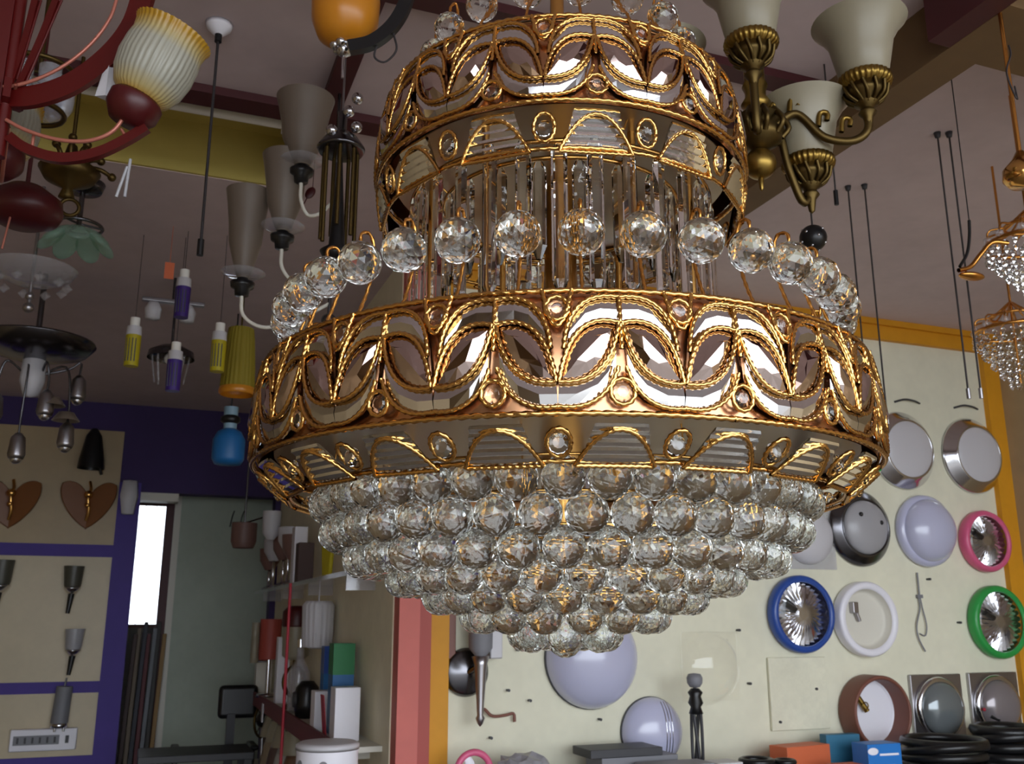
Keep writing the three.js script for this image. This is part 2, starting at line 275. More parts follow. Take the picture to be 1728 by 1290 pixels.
    for (let k = 0; k < n; k++) {
      const th = FACE + trough + (k + 0.5) * wid;
      spin(part(D, 'gold_scroll', scroll, M.gold), th);
      spin(part(D, 'gold_arch', under, M.gold), th);
      spin(part(D, 'leaf_crystal', geo.leafR, M.foil), th); spin(part(D, 'leaf_crystal', geo.leafL, M.foil), th);
      for (const p of plates) spin(part(D, 'crystal_plate', p, M.mirror), th);
      for (const s of ['s1', 's2', 's3']) spin(part(D, 'round_stone', geo[s], M.crystal), th);
      spin(part(D, 'ribbed_crystal', geo.ribbed, M.plate), th);
    }
  }
  band(21, 0.456, 0.447, 0.21, 0.35, 0.006, -0.01, 0.405, 0.168);
  band(13, 0.294, 0.278, 0.675, 0.815, 0.005, -0.066, 0.284, 0.61);
  // plates that close the tiers
  part(C, 'tier_plate', [lathe([[0.03, 0.232], [0.43, 0.232], [0.43, 0.226], [0.03, 0.226]], 64)], M.champagne);
  part(C, 'tier_plate', [lathe([[0.02, 0.36], [0.44, 0.352], [0.44, 0.348], [0.02, 0.354]], 64)], M.champagne);
  part(C, 'tier_plate', [lathe([[0.02, 0.82], [0.275, 0.816], [0.275, 0.812], [0.02, 0.816]], 64)], M.champagne);
  part(C, 'tier_plate', [lathe([[0.02, 0.69], [0.27, 0.69], [0.27, 0.686], [0.02, 0.686]], 64)], M.champagne);
  // stem, crown and ceiling canopy
  part(C, 'stem', [lathe([[0.001, 0.0], [0.02, 0.02], [0.012, 0.06], [0.03, 0.12], [0.035, 0.22], [0.028, 0.38], [0.05, 0.44], [0.028, 0.5], [0.022, 0.68], [0.03, 0.83], [0.012, 0.95], [0.012, 1.4]], 24)], M.gold);
  part(C, 'ceiling_canopy', [lathe([[0.012, 1.38], [0.03, 1.385], [0.07, 1.42], [0.075, 1.45], [0.001, 1.45]], 32)], M.gold);
  // crystal balls
  const facet = (r) => { const g = new THREE.IcosahedronGeometry(r, 2); g.computeVertexNormals(); return g; };
  const bg = facet(0.0265), bigBall = facet(0.028), topBall = facet(0.025);
  const rows = [[0.352, 0.158, 41], [0.336, 0.118, 39], [0.302, 0.082, 35], [0.24, 0.055, 28], [0.185, 0.03, 22], [0.13, 0.004, 15], [0.062, -0.022, 7]];
  rows.forEach(([R, y, n], i) => {
    const ring = part(C, 'ball_ring', [ringY(R, 0.002, y + 0.027, 72, 5), ...[0, 1, 2, 3].map((k) => rod(at(k * Math.PI / 2 + i, R, y + 0.027), at(k * Math.PI / 2 + i, R - 0.005, 0.228), 0.0012, 5))], M.gold);
    for (let k = 0; k < n; k++) { const b = part(ring, 'crystal_ball', bg, M.crystalBall); b.position.copy(at(FACE + (k + (i % 2) * 0.5) / n * 2 * Math.PI, R, y)); b.rotation.set(k * 1.3, k * 2.1 + i, k * 0.7); }
  });
  { const b = part(C, 'crystal_ball', bg, M.crystalBall); b.position.set(0, -0.03, 0); }
  // ring of balls on gold arms above the lower band
  const N = 36, armPts = [V(0, 0.35, 0.425), V(0, 0.4, 0.405), V(0, 0.45, 0.395), V(0, 0.475, 0.405), V(0, 0.472, 0.418), V(0, 0.458, 0.42)];
  const arm = merged([rope(armPts, 0.0022, 0.0024)]);
  for (let k = 0; k < N; k++) {
    const th = FACE + 0.058 + k / N * 2 * Math.PI;
    const am = spin(part(C, 'gold_arm', arm, M.copperGold), th);
    const b = part(am, 'crystal_ball', bigBall, M.crystalBall); b.position.set(0, 0.432, 0.42); b.rotation.set(k * 0.9, k * 1.7, k * 0.4);
  }
  // ring of balls above the upper band
  for (let k = 0; k < 17; k++) {
    const th = FACE + 0.16 + k / 17 * 2 * Math.PI;
    const am = spin(part(C, 'gold_arm', [rope([V(0, 0.812, 0.25), V(0, 0.87, 0.215), V(0, 0.93, 0.195), V(0, 0.958, 0.2), V(0, 0.95, 0.208), V(0, 0.935, 0.21)], 0.0022, 0.0024)], M.copperGold), th);
    const b = part(am, 'crystal_ball', topBall, M.crystalBall); b.position.set(0, 0.91, 0.21); b.rotation.set(k * 0.9, k * 1.7, k * 0.4);
  }
  // long prisms hanging between the tiers
  const prism = (L) => { const p = (y, s) => [[-1, 0], [-0.5, 0.5], [0.5, 0.5], [1, 0], [0.5, -0.5], [-0.5, -0.5]].map(([a, b]) => V(a * 0.0115 * s, y, b * 0.011 * s)); return solid([p(-L, 0.35), p(-L + 0.02, 1), p(-0.012, 1), p(0, 0.5)]); };
  const long = prism(0.22), short = prism(0.15);
  const PR = part(C, 'prism_ring', [ringY(0.24, 0.0035, 0.645), ringY(0.19, 0.0035, 0.645), ...[0, 1, 2, 3].map((k) => rod(at(k * 1.57, 0.19, 0.645), at(k * 1.57, 0.24, 0.688), 0.002, 5))], M.gold);
  for (let k = 0; k < 30; k++) { const b = part(PR, 'prism', long, M.crystal); const th = FACE + k / 30 * 2 * Math.PI; b.position.copy(at(th, 0.24, 0.64)); b.rotation.y = th; }
  for (let k = 0; k < 20; k++) { const b = part(PR, 'prism', short, M.crystal); const th = FACE + (k + 0.5) / 20 * 2 * Math.PI; b.position.copy(at(th, 0.19, 0.64)); b.rotation.y = th; }
  for (let k = 0; k < 6; k++) { const th = FACE + (k + 0.5) / 6 * 2 * Math.PI; part(C, 'tier_post', [rod(at(th, 0.21, 0.355), at(th, 0.21, 0.688), 0.006, 8)], M.gold); }
  // candle bulbs inside
  for (let k = 0; k < 6; k++) { const th = FACE + k / 6 * 2 * Math.PI; const b = part(C, 'bulb', [lathe([[0.001, 0], [0.012, 0], [0.013, 0.03], [0.018, 0.05], [0.015, 0.075], [0.001, 0.105]], 14)], M.bulbWhite); b.position.copy(at(th, 0.11, 0.36)); }
}

// ---------------------------------------------------------------- lamps on the cream lamp wall (z = -3.6, facing +z)
const WZ = -3.6;
const wl = (name, label, x, y, cat = 'wall lamp', group) => thing(name, label, cat, [x, y, WZ + 0.002], group);
const dome = (R, d, z0, n = 10) => Array.from({ length: n + 1 }, (_, i) => { const a = (1 - i / n) * Math.PI / 2; return [R * Math.sin(a), z0 + d * Math.cos(a)]; });
const tick = (t, x, y, z, m) => part(t, 'screw', [ball(0.011, x, y, z, 10, 8)], m);
// ribbed reflector glass: radial grooves
function prismGlass(R, z, d, ribs) {
  const pos = [], idx = [], N = ribs * 2, rings = 6;
  for (let i = 0; i <= rings; i++) for (let k = 0; k <= N; k++) { const a = k / N * 2 * Math.PI, r = R * i / rings; pos.push(r * Math.cos(a), r * Math.sin(a), z + d * Math.cos(i / rings * Math.PI / 2) + (i > 1 ? (k % 2 ? 0.004 : -0.004) : 0)); }
  for (let i = 0; i < rings; i++) for (let k = 0; k < N; k++) { const a = i * (N + 1) + k, b = a + N + 1; idx.push(a, b, a + 1, a + 1, b, b + 1); }
  const g = new THREE.BufferGeometry(); g.setAttribute('position', new THREE.Float32BufferAttribute(pos, 3)); g.setIndex(idx); const q = g.toNonIndexed(); q.computeVertexNormals(); return q;
}
{ // large opal half dome below the chandelier
  const t = wl('dome_lamp', 'largest white opal dome lamp, partly hidden behind the chandelier bottom', 1.717, -0.153);
  part(t, 'base', [latheZ([[0, 0], [0.2, 0], [0.2, 0.014], [0, 0.014]])], M.darkGrey);
  part(t, 'glass', [latheZ([[0.197, 0.014], ...dome(0.197, 0.13, 0.014, 14)], 56)], M.opal);
}
{
  const t = wl('dome_lamp', 'white opal dome lamp with three thin chrome stripes above the counter', 1.98, -0.445); t.scale.set(1.06, 1.06, 1.06);
  part(t, 'base', [latheZ([[0, 0], [0.128, 0], [0.128, 0.012], [0, 0.012]])], M.darkGrey);
  part(t, 'glass', [latheZ([[0.126, 0.012], ...dome(0.126, 0.08, 0.012, 14)], 48)], M.opal);
  for (const dx of [0.022, 0.036, 0.05]) part(t, 'stripe', [tube(Array.from({ length: 9 }, (_, i) => { const yy = -0.11 + 0.22 * i / 8, q = (yy * yy + dx * dx) / (0.126 * 0.126); return V(dx, yy, 0.012 + 0.0815 * Math.sqrt(Math.max(0, 1 - q))); }), 0.0022, 20, 6)], M.chrome);
}
const chromeBowl = (label, x, y) => {
  const t = wl('ceiling_light', label, x, y); t.scale.set(1.07, 1.07, 1.07);
  part(t, 'chrome_ring', [latheZ([[0, 0], [0.178, 0], [0.18, 0.008], [0.174, 0.016], [0.15, 0.036], [0.138, 0.052], [0.13, 0.055], [0.126, 0.05]], 56)], M.chrome);
  part(t, 'diffuser', [latheZ([[0.129, 0.048], ...dome(0.129, 0.022, 0.05, 8)], 48)], M.frost);
  return t;
};
chromeBowl('chrome rimmed flush lamp with frosted disc, upper left of the top wall pair', 3.425, 0.796);
chromeBowl('chrome rimmed flush lamp with frosted disc beside the ochre corner trim', 3.868, 0.796);
{
  const t = wl('ceiling_light', 'dark chrome flush lamp with smoky glass and two dark screws', 3.12, 0.41);
  part(t, 'chrome_ring', [latheZ([[0, 0], [0.176, 0], [0.178, 0.01], [0.165, 0.026], [0.14, 0.042], [0.13, 0.052], [0.122, 0.046]], 56), ringZ(0.13, 0.004, 0.052)], M.darkChrome);
  part(t, 'diffuser', [latheZ([[0.124, 0.046], ...dome(0.124, 0.045, 0.048, 8)], 48)], M.smoke);
  tick(t, -0.05, 0.055, 0.083, M.black); tick(t, 0.062, 0.02, 0.084, M.black);
}
{
  const t = wl('ceiling_light', 'plain white plastic dome lamp with stepped rim beside the pink ring lamp', 3.505, 0.408);
  part(t, 'rim', [latheZ([[0, 0], [0.168, 0], [0.172, 0.015], [0.168, 0.035], [0.15, 0.045], [0.146, 0.04]], 56)], M.opal);
  part(t, 'diffuser', [latheZ([[0.148, 0.04], ...dome(0.148, 0.085, 0.042, 12)], 48)], M.opal);
}
const ringLamp = (label, x, y, m, R) => {
  const t = wl('ring_lamp', label, x, y);
  part(t, 'ring', [latheZ([[0, 0], [R * 0.95, 0], [R, 0.015], [R, 0.04], [R * 0.95, 0.056], [R * 0.84, 0.058], [R * 0.82, 0.045]], 56)], m);
  const rf = part(t, 'ribbed_reflector', [prismGlass(R * 0.83, 0.03, 0.014, 30)], M.chrome);
  part(t, 'cover_glass', [latheZ([[R * 0.83, 0.05], ...dome(R * 0.83, 0.02, 0.05, 6)], 40)], M.pane);
  part(rf, 'lamp_holder', [rod(V(-R * 0.55, R * 0.25, 0.045), V(-R * 0.25, R * 0.1, 0.045), 0.014, 10)], M.black);
  return t;
};
ringLamp('pink ringed round lamp with ribbed glass beside the ochre corner trim', 3.865, 0.368, M.pinkRing, 0.15);
ringLamp('blue ringed round lamp with glittering ribbed glass', 2.74, 0.018, M.blue, 0.168);
ringLamp('green ringed round lamp with ribbed glass near the corner', 3.885, -0.017, M.green, 0.172);
{
  const t = wl('ceiling_light', 'white dome lamp on square glass base behind the chandelier edge', 2.82, 0.365);
  part(t, 'base', [box(0.3, 0.3, 0.012, 0, 0, 0.006, 0.003)], M.ribGlass);
  part(t, 'diffuser', [latheZ([[0.13, 0.012], ...dome(0.13, 0.06, 0.014, 10)], 44)], M.frost);
}
{
  const t = wl('open_lamp', 'white open ring lamp without cover, showing its pale dish', 3.09, -0.003);
  part(t, 'rim', [latheZ([[0, 0], [0.158, 0], [0.166, 0.01], [0.166, 0.05], [0.158, 0.062], [0.138, 0.062], [0.132, 0.05]], 56)], M.white);
  part(t, 'dish', [latheZ([[0.133, 0.052], [0.126, 0.022], [0.11, 0.014], [0, 0.014]], 48)], M.offWhite);
  part(t, 'lamp_holder', [box(0.03, 0.05, 0.03, -0.06, 0.05, 0.03, 0.004), rod(V(-0.05, 0.03, 0.03), V(-0.035, -0.01, 0.03), 0.009, 10)], M.satin);
}
{
  const t = wl('open_lamp', 'deep brown drum lamp open in front, white inside with brass socket', 3.075, -0.403); t.scale.set(0.92, 0.92, 0.92);
  part(t, 'drum', [latheZ([[0.158, 0], [0.172, 0.01], [0.172, 0.115], [0.166, 0.122], [0.158, 0.122], [0.152, 0.115], [0.15, 0.02]], 56)], M.woodBrown);
  part(t, 'dish', [latheZ([[0.15, 0.022], [0.14, 0.014], [0, 0.014]], 44)], M.white);
  part(t, 'lamp_holder', [rod(V(-0.07, 0.07, 0.03), V(-0.03, 0.005, 0.04), 0.014, 12), ringZ(0.016, 0.003, 0.05).translate(-0.045, 0.03, 0)], M.brass);
}
const squareLamp = (label, x, y, glass) => {
  const t = wl('square_lamp', label, x, y);
  part(t, 'plate', [box(0.3, 0.3, 0.018, 0, 0, 0.009, 0.004)], M.satin);
  part(t, 'rim', [latheZ([[0.136, 0.018], [0.14, 0.03], [0.13, 0.042], [0.116, 0.042], [0.112, 0.034]], 48)], M.chrome);
  part(t, 'diffuser', [latheZ([[0.115, 0.036], ...dome(0.115, 0.055, 0.038, 10)], 44)], glass);
  return t;
};
squareLamp('square satin steel lamp with glossy dark grey dome', 3.475, -0.402, phys('#7c8284', { roughness: 0.1, metalness: 0.35 }));
{ const t = squareLamp('square satin steel lamp with smoky dome and small red mark, in the corner', 3.825, -0.4, phys('#8a8284', { roughness: 0.14, metalness: 0.3 })); part(t, 'red_mark', [ball(0.008, -0.112, -0.012, 0.05, 10, 8)], M.cardRed); part(t, 'lamp_holder', [rod(V(-0.09, -0.04, 0.06), V(-0.05, -0.06, 0.07), 0.01, 10)], M.black); }
{
  const t = wl('glass_globe_lamp', 'clear transparent glass dome lamp, barely visible on the cream wall', 2.254, -0.197);
  part(t, 'base', [box(0.28, 0.28, 0.008, 0.02, 0, 0.006, 0.002)], M.pane);
  part(t, 'glass', [latheZ([[0.15, 0.012], ...dome(0.15, 0.09, 0.014, 12)], 48)], M.pane);
}
single('acrylic_panel', 'pale square acrylic panel fixed to the cream wall', 'panel', [box(0.3, 0.3, 0.014, 0, 0, 0.01, 0.003)], M.lampWall, [2.711, -0.316, WZ]);
{ // sconce beside the ochre trim
  const t = wl('torch_sconce', 'steel torch sconce with grey glass beside the ochre trim', 1.19, -0.2);
  part(t, 'wall_plate', [latheZ([[0, 0], [0.085, 0], [0.09, 0.01], [0.075, 0.03], [0.02, 0.04], [0, 0.042]])], M.darkChrome);
  part(t, 'back_bar', [box(0.05, 0.4, 0.012, -0.07, 0.25, 0.012, 0.003)], M.woodBrown);
  part(t, 'glass', [lathe([[0.02, 0.0], [0.045, 0.03], [0.05, 0.28], [0.044, 0.28], [0.04, 0.035], [0.0, 0.02]], 28).translate(0.03, 0.06, 0.09)], M.grey);
  part(t, 'side_glass', [box(0.05, 0.3, 0.05, 0.1, 0.2, 0.05, 0.006)], M.frost);
  part(t, 'stem', [lathe([[0.0, -0.2], [0.01, -0.19], [0.018, -0.17], [0.012, -0.16], [0.024, 0.02], [0.034, 0.05], [0.0, 0.06]], 20).translate(0.03, 0.01, 0.09)], M.satin);
  part(t, 'arm', [rod(V(0, 0, 0.03), V(0.03, 0.03, 0.09), 0.012, 10)], M.darkChrome);
}
single('hanging_cable', 'thin looped cable hanging on the wall below the white dome', 'cable', [rod(V(0, 0.16, 0.012), V(0, 0.05, 0.012), 0.004, 6), box(0.03, 0.016, 0.014, 0, 0.05, 0.012), tube([V(-0.005, 0.045, 0.01), V(-0.004, 0, 0.012), V(-0.035, -0.09, 0.012), V(-0.03, -0.14, 0.012), V(0.0, -0.2, 0.014)], 0.0035, 24, 6), tube([V(0.005, 0.045, 0.01), V(0.01, 0, 0.012), V(0.025, -0.09, 0.012), V(0.01, -0.13, 0.012), V(-0.02, -0.12, 0.012)], 0.003, 24, 6)], M.grey, [3.435, 0.05, WZ]);
single('cable_stub', 'brown cable end poking from the wall near the steel sconce', 'cable', [tube([V(-0.02, 0.02, 0.004), V(0.0, 0.025, 0.02), V(0.03, 0.0, 0.025), V(0.09, 0.0, 0.02), V(0.12, 0.005, 0.02), V(0.125, -0.025, 0.02)], 0.006, 24, 6)], M.woodBrown, [1.26, -0.36, WZ]);
for (const [x, y, l] of [[1.4, -0.12, 'small dark nail in the wall left of the big opal dome'], [1.36, -0.27, 'small dark nail in the wall right of the sconce stem'], [1.45, -0.31, 'small dark nail in the wall above the brown cable end'], [1.75, -0.39, 'small dark nail in the wall under the big opal dome'], [1.29, -0.44, 'small dark nail in the wall above the pink toy fan'], [2.42, -0.05, 'small dark nail in the wall under the crystal ball edge'],
  [2.46, -0.27, 'small dark nail in the wall between glass dome and acrylic panel'], [2.8, -0.3, 'small dark nail near the right edge of the acrylic panel'], [2.6, -0.43, 'small dark nail near the lower edge of the acrylic panel'], [3.66, -0.02, 'small dark nail in the wall left of the green ring lamp'], [3.5, 0.18, 'small dark nail in the wall beneath the white plastic dome'], [2.9, 1.14, 'small dark nail high on the wall under the ochre trim']]) single('nail', l, 'nail', [new THREE.CylinderGeometry(0.006, 0.004, 0.03, 8).rotateX(Math.PI / 2).translate(0, 0, 0.01)], M.darkGrey, [x, y, WZ], 'nails in the lamp wall');

// ---------------------------------------------------------------- things hanging from the ceiling, left half
const RV = V(0.9336, 0, 0.3584);      // along the picture plane
const CE = 1.45;                      // ceiling, relative to the eye
const along = (s, y, d = 0) => V(s * RV.x + d * -0.3584, y, s * RV.z + d * 0.9336 * -1 * -1);
function bellAt(geo, p, tilt) { const q = new THREE.Quaternion().setFromAxisAngle(V(-0.3584, 0, 0.9336), -tilt); return geo.applyQuaternion(q).translate(p.x, p.y, p.z); }
{ // red bent-steel chandelier, near, top left
  const t = thing('red_chandelier', 'red bent steel chandelier with ribbed yellow rimmed glass shades', 'chandelier', [-0.3, 0, -1.75]);
  const k = 0.001062, L = (px, py) => along((px - 25) * k, 1.076 - py * 0.00103);
  part(t, 'column', [rod(V(0, 0.79, 0), V(0, CE - 0.03, 0), 0.012, 14), box(0.028, 0.5, 0.006, -0.02, 1.05, 0.012)], M.red);
  part(t, 'ceiling_canopy', [lathe([[0.0, CE - 0.05], [0.03, CE - 0.045], [0.06, CE - 0.01], [0.06, CE], [0, CE]])], M.darkRed);
  const nrm = V(-0.3584, 0, 0.9336);
  const yel = [0.58, 0.32, 0.02], wht = [0.5, 0.48, 0.39], mid = [0.58, 0.46, 0.2];
  for (let a = 0; a < 3; a++) {
    const g = (x) => x.map((q) => q.rotateY(a * 2.0944));
    part(t, 'arm', g([ribbon([L(-2, 158), L(60, 165), L(130, 140), L(190, 85), L(225, 25), L(240, -45)], 0.04, 0.012, 40, nrm)]), M.red);
    part(t, 'edge_wire', g([tube([L(-2, 150), L(45, 148), L(110, 118), L(160, 70), L(190, 15), L(200, -40)].map((p) => p.addScaledVector(nrm, 0.012)), 0.0032, 40, 8)]), M.pinkWire);
    part(t, 'lower_arm', g([ribbon([L(40, 240), L(70, 262), L(130, 281), L(190, 271), L(240, 243), L(268, 222)], 0.018, 0.012, 40, nrm), rod(L(30, 245), L(45, 240), 0.006)]), M.red);
    part(t, 'edge_wire', g([tube([L(36, 213), L(70, 232), L(130, 251), L(180, 252), L(215, 235), L(238, 195)].map((p) => p.addScaledVector(nrm, 0.01)), 0.0036, 40, 8), rod(L(80, 232), L(80, 270), 0.003, 6), rod(L(225, 225), L(238, 245), 0.003, 6)]), M.pinkWire);
    part(t, 'cup', g([bellAt(lathe([[0.0, -0.03], [0.03, -0.028], [0.046, -0.005], [0.047, 0.018], [0.04, 0.026], [0.0, 0.022]], 28), L(240, 188), 0.38)]), M.darkRed);
    part(t, 'glass_shade', g([bellAt(flutedBell([[0.036, 0.022, yel], [0.05, 0.034, mid], [0.062, 0.06, wht], [0.067, 0.09, wht], [0.066, 0.12, wht], [0.063, 0.14, mid], [0.066, 0.158, yel], [0.07, 0.166, yel]], 40, 0.018), L(240, 188), 0.38)]), M.shade);
    part(t, 'crystal_drop', g([solid([[V(-0.006, 0.07, 0), V(0, 0.07, 0.006), V(0.006, 0.07, 0), V(0, 0.07, -0.006)], [V(-0.018, 0, 0), V(0, 0, 0.01), V(0.018, 0, 0), V(0, 0, -0.01)]]).translate(L(193, 150).x, L(193, 165).y, L(193, 150).z)]), M.frost);
  }
  for (const [a, b] of [[[246, 282], [243, 352]], [[242, 296], [229, 352]]]) part(t, 'crystal_stick', [rod(L(...a), L(...b), 0.0028, 6)], M.smoke);
  for (const [a, b] of [[[42, 150], [88, -30]], [[30, 130], [52, -30]]]) part(t, 'brace', [ribbon([L(...a), L((a[0] + b[0]) / 2 + 3, (a[1] + b[1]) / 2), L(...b)], 0.012, 0.008, 12, nrm), rod(L(a[0] + 9, a[1]), L(b[0] + 9, b[1]), 0.0026, 6)], M.red);
}
{ // dark red ceiling bowl
  const t = thing('red_bowl_lamp', 'dark red bowl pendant lamp at the left edge below the red chandelier', 'pendant lamp', [-0.327, 0.915, -2.31]);
  part(t, 'bowl', [lathe([[0, -0.035], [0.045, -0.033], [0.075, -0.018], [0.084, 0.0], [0.08, 0.03], [0.04, 0.06], [0.012, 0.07], [0, 0.07]], 36)], M.darkRed);
  part(t, 'rod', [rod(V(0, 0.06, 0), V(0, CE - 0.915, 0), 0.005, 8)], M.darkRed);
  part(t, 'chain', [rod(V(-0.02, -0.03, 0.04), V(-0.028, -0.11, 0.04), 0.0025, 6)], M.pinkWire);
}
{ // dark brass lantern with glass cups behind the red arms
  const t = thing('brass_cup_lamp', 'dark brass lamp with small glass cups behind the red arm', 'pendant lamp', [-0.31, 1.14, -2.15]);
  part(t, 'frame', [ringY(0.075, 0.006, 0.05), ringY(0.06, 0.006, -0.05), rod(V(0, 0.05, 0), V(0, CE - 1.14, 0), 0.006), rod(V(-0.075, 0.05, 0), V(0.075, 0.05, 0), 0.004)], M.darkBrass);
  for (let i = 0; i < 6; i++) { const a = i * 1.047; part(t, 'glass_cup', [lathe([[0.012, -0.05], [0.022, -0.03], [0.024, 0.04], [0.021, 0.04], [0.019, -0.028], [0.0, -0.045]], 16).translate(0.055 * Math.cos(a), 0, 0.055 * Math.sin(a))], M.ribGlass); }
}
{ // ornate dark brass figure lamp
  const t = thing('brass_figure_lamp', 'ornate dark brass branch lamp hanging behind the lower red arm', 'pendant lamp', [-0.262, 1.13, -2.5]);
  part(t, 'body', [lathe([[0, -0.09], [0.02, -0.085], [0.012, -0.06], [0.06, -0.035], [0.075, -0.01], [0.05, 0.01], [0.02, 0.02], [0.012, 0.06], [0, 0.07]], 24)], M.darkBrass);
  part(t, 'hook_ring', [new THREE.TorusGeometry(0.022, 0.005, 8, 24).translate(0.01, -0.11, 0)], M.darkBrass);
  for (const [x, y] of [[-0.03, 0.05], [0.0, 0.075], [0.03, 0.06], [0.06, 0.02], [-0.06, 0.02], [0.085, -0.02]]) part(t, 'branch', [tube([V(x * 0.4, 0, 0.02), V(x * 0.9, y * 0.6, 0.035), V(x * 1.2, y, 0.02)], 0.006, 10, 6), ball(0.011, x * 1.2, y, 0.02, 10, 8)], M.darkBrass);
  part(t, 'rod', [rod(V(0, 0.05, 0), V(0, CE - 1.13, 0), 0.005, 8)], M.darkBrass);
}
{ // thin suspension rod with ceiling rose
  const t = thing('pendant_rod', 'thin dark pendant rod hanging from a white ceiling rose', 'pendant', [0.064, 0, -2.22]);
  part(t, 'ceiling_rose', [lathe([[0, CE - 0.03], [0.012, CE - 0.03], [0.03, CE - 0.012], [0.034, CE], [0, CE]], 24)], M.white);
  part(t, 'rod', [rod(V(0, 0.86, 0), V(0, CE - 0.02, 0), 0.0035, 8)], M.string);
  part(t, 'upper_socket', [rod(V(0, CE - 0.05, 0), V(0, CE - 0.025, 0), 0.009, 10)], M.black); part(t, 'end_socket', [rod(V(0, 0.83, 0), V(0, 0.87, 0), 0.008, 10)], M.black);
}
{ // amber dish and black hoop, top
  const t = thing('amber_dish_lamp', 'amber glass dish lamp with chrome hub at the upper edge', 'pendant lamp', [0.293, 1.19, -1.72]);
  part(t, 'dish', [lathe([[0.0, -0.055], [0.03, -0.054], [0.055, -0.035], [0.068, 0.0], [0.07, 0.05], [0.066, 0.05], [0.064, 0.0], [0.05, -0.03], [0, -0.048]], 36)], M.amber);
  part(t, 'hub', [ball(0.016, 0, -0.065, 0), ...[0, 1, 2, 3, 4, 5].map((i) => ball(0.011, 0.018 * Math.cos(i * 1.047), -0.058, 0.018 * Math.sin(i * 1.047), 10, 8)), rod(V(0, -0.13, 0), V(0, -0.06, 0), 0.003)], M.chrome);
  part(t, 'rod', [rod(V(0, -0.05, 0), V(0, CE - 1.19, 0), 0.006)], M.satin);
}
{
  const t = thing('black_hoop_lamp', 'thick black curved hoop of a pendant beside the amber dish', 'pendant lamp', [0.36, 1.2, -1.66]);
  const L = (px, py) => along((px - 645) * 0.001187, (20 - py) * 0.00115);
  part(t, 'hoop', [ribbon([L(588, 100), L(625, 90), L(658, 60), L(680, 15), L(688, -40), L(684, -90)], 0.026, 0.018, 36, V(-0.3584, 0, 0.9336))], M.black);
  part(t, 'loose_cable', [tube([L(640, 80), L(632, 118), L(648, 128), L(668, 105), L(662, 70)], 0.0022, 30, 6)], M.string);
  part(t, 'cable', [rod(L(684, -90), V(L(684, -90).x, 0.25, L(684, -90).z), 0.003, 6)], M.string);
}
{ // frosted tulip chandelier
  const t = thing('tulip_chandelier', 'chandelier with frosted tulip shades, black sockets and white arms', 'chandelier', [0.403, 0.76, -2.396]);
  const k = 2.4 / 1600, L = (px, py, d = 0) => along((px - 565) * k, (560 - py) * 0.00147, d);
  const tulip = (h, r) => lathe([[r * 0.25, 0], [r * 0.42, h * 0.12], [r * 0.72, h * 0.4], [r * 0.78, h * 0.62], [r * 0.9, h * 0.85], [r, h], [r * 0.96, h], [r * 0.86, h * 0.85], [r * 0.74, h * 0.62], [r * 0.68, h * 0.4], [r * 0.36, h * 0.12], [0, h * 0.05]], 32);
  [[478, 395, 0.02, 0.22, 0.066], [409, 480, 0.0, 0.25, 0.06], [512, 278, 0.06, 0.2, 0.078]].forEach(([x, y, d, h, r]) => {
    const p = L(x, y, d);
    part(t, 'glass_shade', [tulip(h, r).translate(p.x, p.y, p.z)], M.frostShade);
    part(t, 'socket', [lathe([[0, -0.05], [0.018, -0.048], [0.02, -0.03], [0.03, -0.025], [0.032, -0.012], [0.015, -0.008], [0.014, 0.02], [0, 0.02]], 20).translate(p.x, p.y, p.z)], M.black);
    part(t, 'bobeche', [lathe([[0, 0], [0.04, 0.006], [0.058, 0.016], [0.056, 0.018], [0.0, 0.004]], 24).translate(p.x, p.y, p.z)], M.ribGlass);
    const q = V(0, 0.0, 0), b = V(p.x, p.y - 0.05, p.z);
    part(t, 'arm', [tube([b, V(b.x * 0.97, b.y - 0.05, b.z), V(b.x * 0.75, b.y - 0.085, b.z * 0.75), V(b.x * 0.4, b.y - 0.07, b.z * 0.4), V(0, b.y - 0.02, 0)], 0.005, 24, 8)], M.offWhite);
  });
  part(t, 'column', [rod(V(0, 0.0, 0), V(0, CE - 0.76, 0), 0.005, 10), ball(0.02, 0, 0.0, 0)], M.darkChrome);
}
{ // chrome chime pendant
  const t = thing('chime_pendant', 'chrome pendant with hanging dark metal tubes beside the tulip shades', 'pendant lamp', [0.375, 0.94, -2.17]);
  part(t, 'head', [lathe([[0, 0.19], [0.055, 0.19], [0.06, 0.2], [0.04, 0.23], [0.012, 0.25], [0.012, 0.3], [0, 0.3]], 24)], M.darkChrome);
  for (let i = 0; i < 7; i++) { const a = i / 7 * 6.283; part(t, 'hanging_tube', [rod(V(0.042 * Math.cos(a), 0.19, 0.042 * Math.sin(a)), V(0.042 * Math.cos(a), -0.06 + 0.02 * (i % 3), 0.042 * Math.sin(a)), 0.005, 10)], M.darkBrass); }
  for (const [x, y] of [[-0.03, 0.23], [0.03, 0.25], [0.01, 0.29], [0.03, 0.33]]) part(t, 'chrome_ball', [ball(0.015, x, y, 0.03, 14, 10)], M.chrome);
  part(t, 'chain', [rod(V(0, 0.28, 0), V(0, CE - 0.94, 0), 0.003, 6)], M.satin);
  part(t, 'lower_cup', [lathe([[0, -0.1], [0.03, -0.095], [0.04, -0.075], [0.02, -0.06], [0.004, 0.19], [0, 0.19]], 20)], M.black);
}
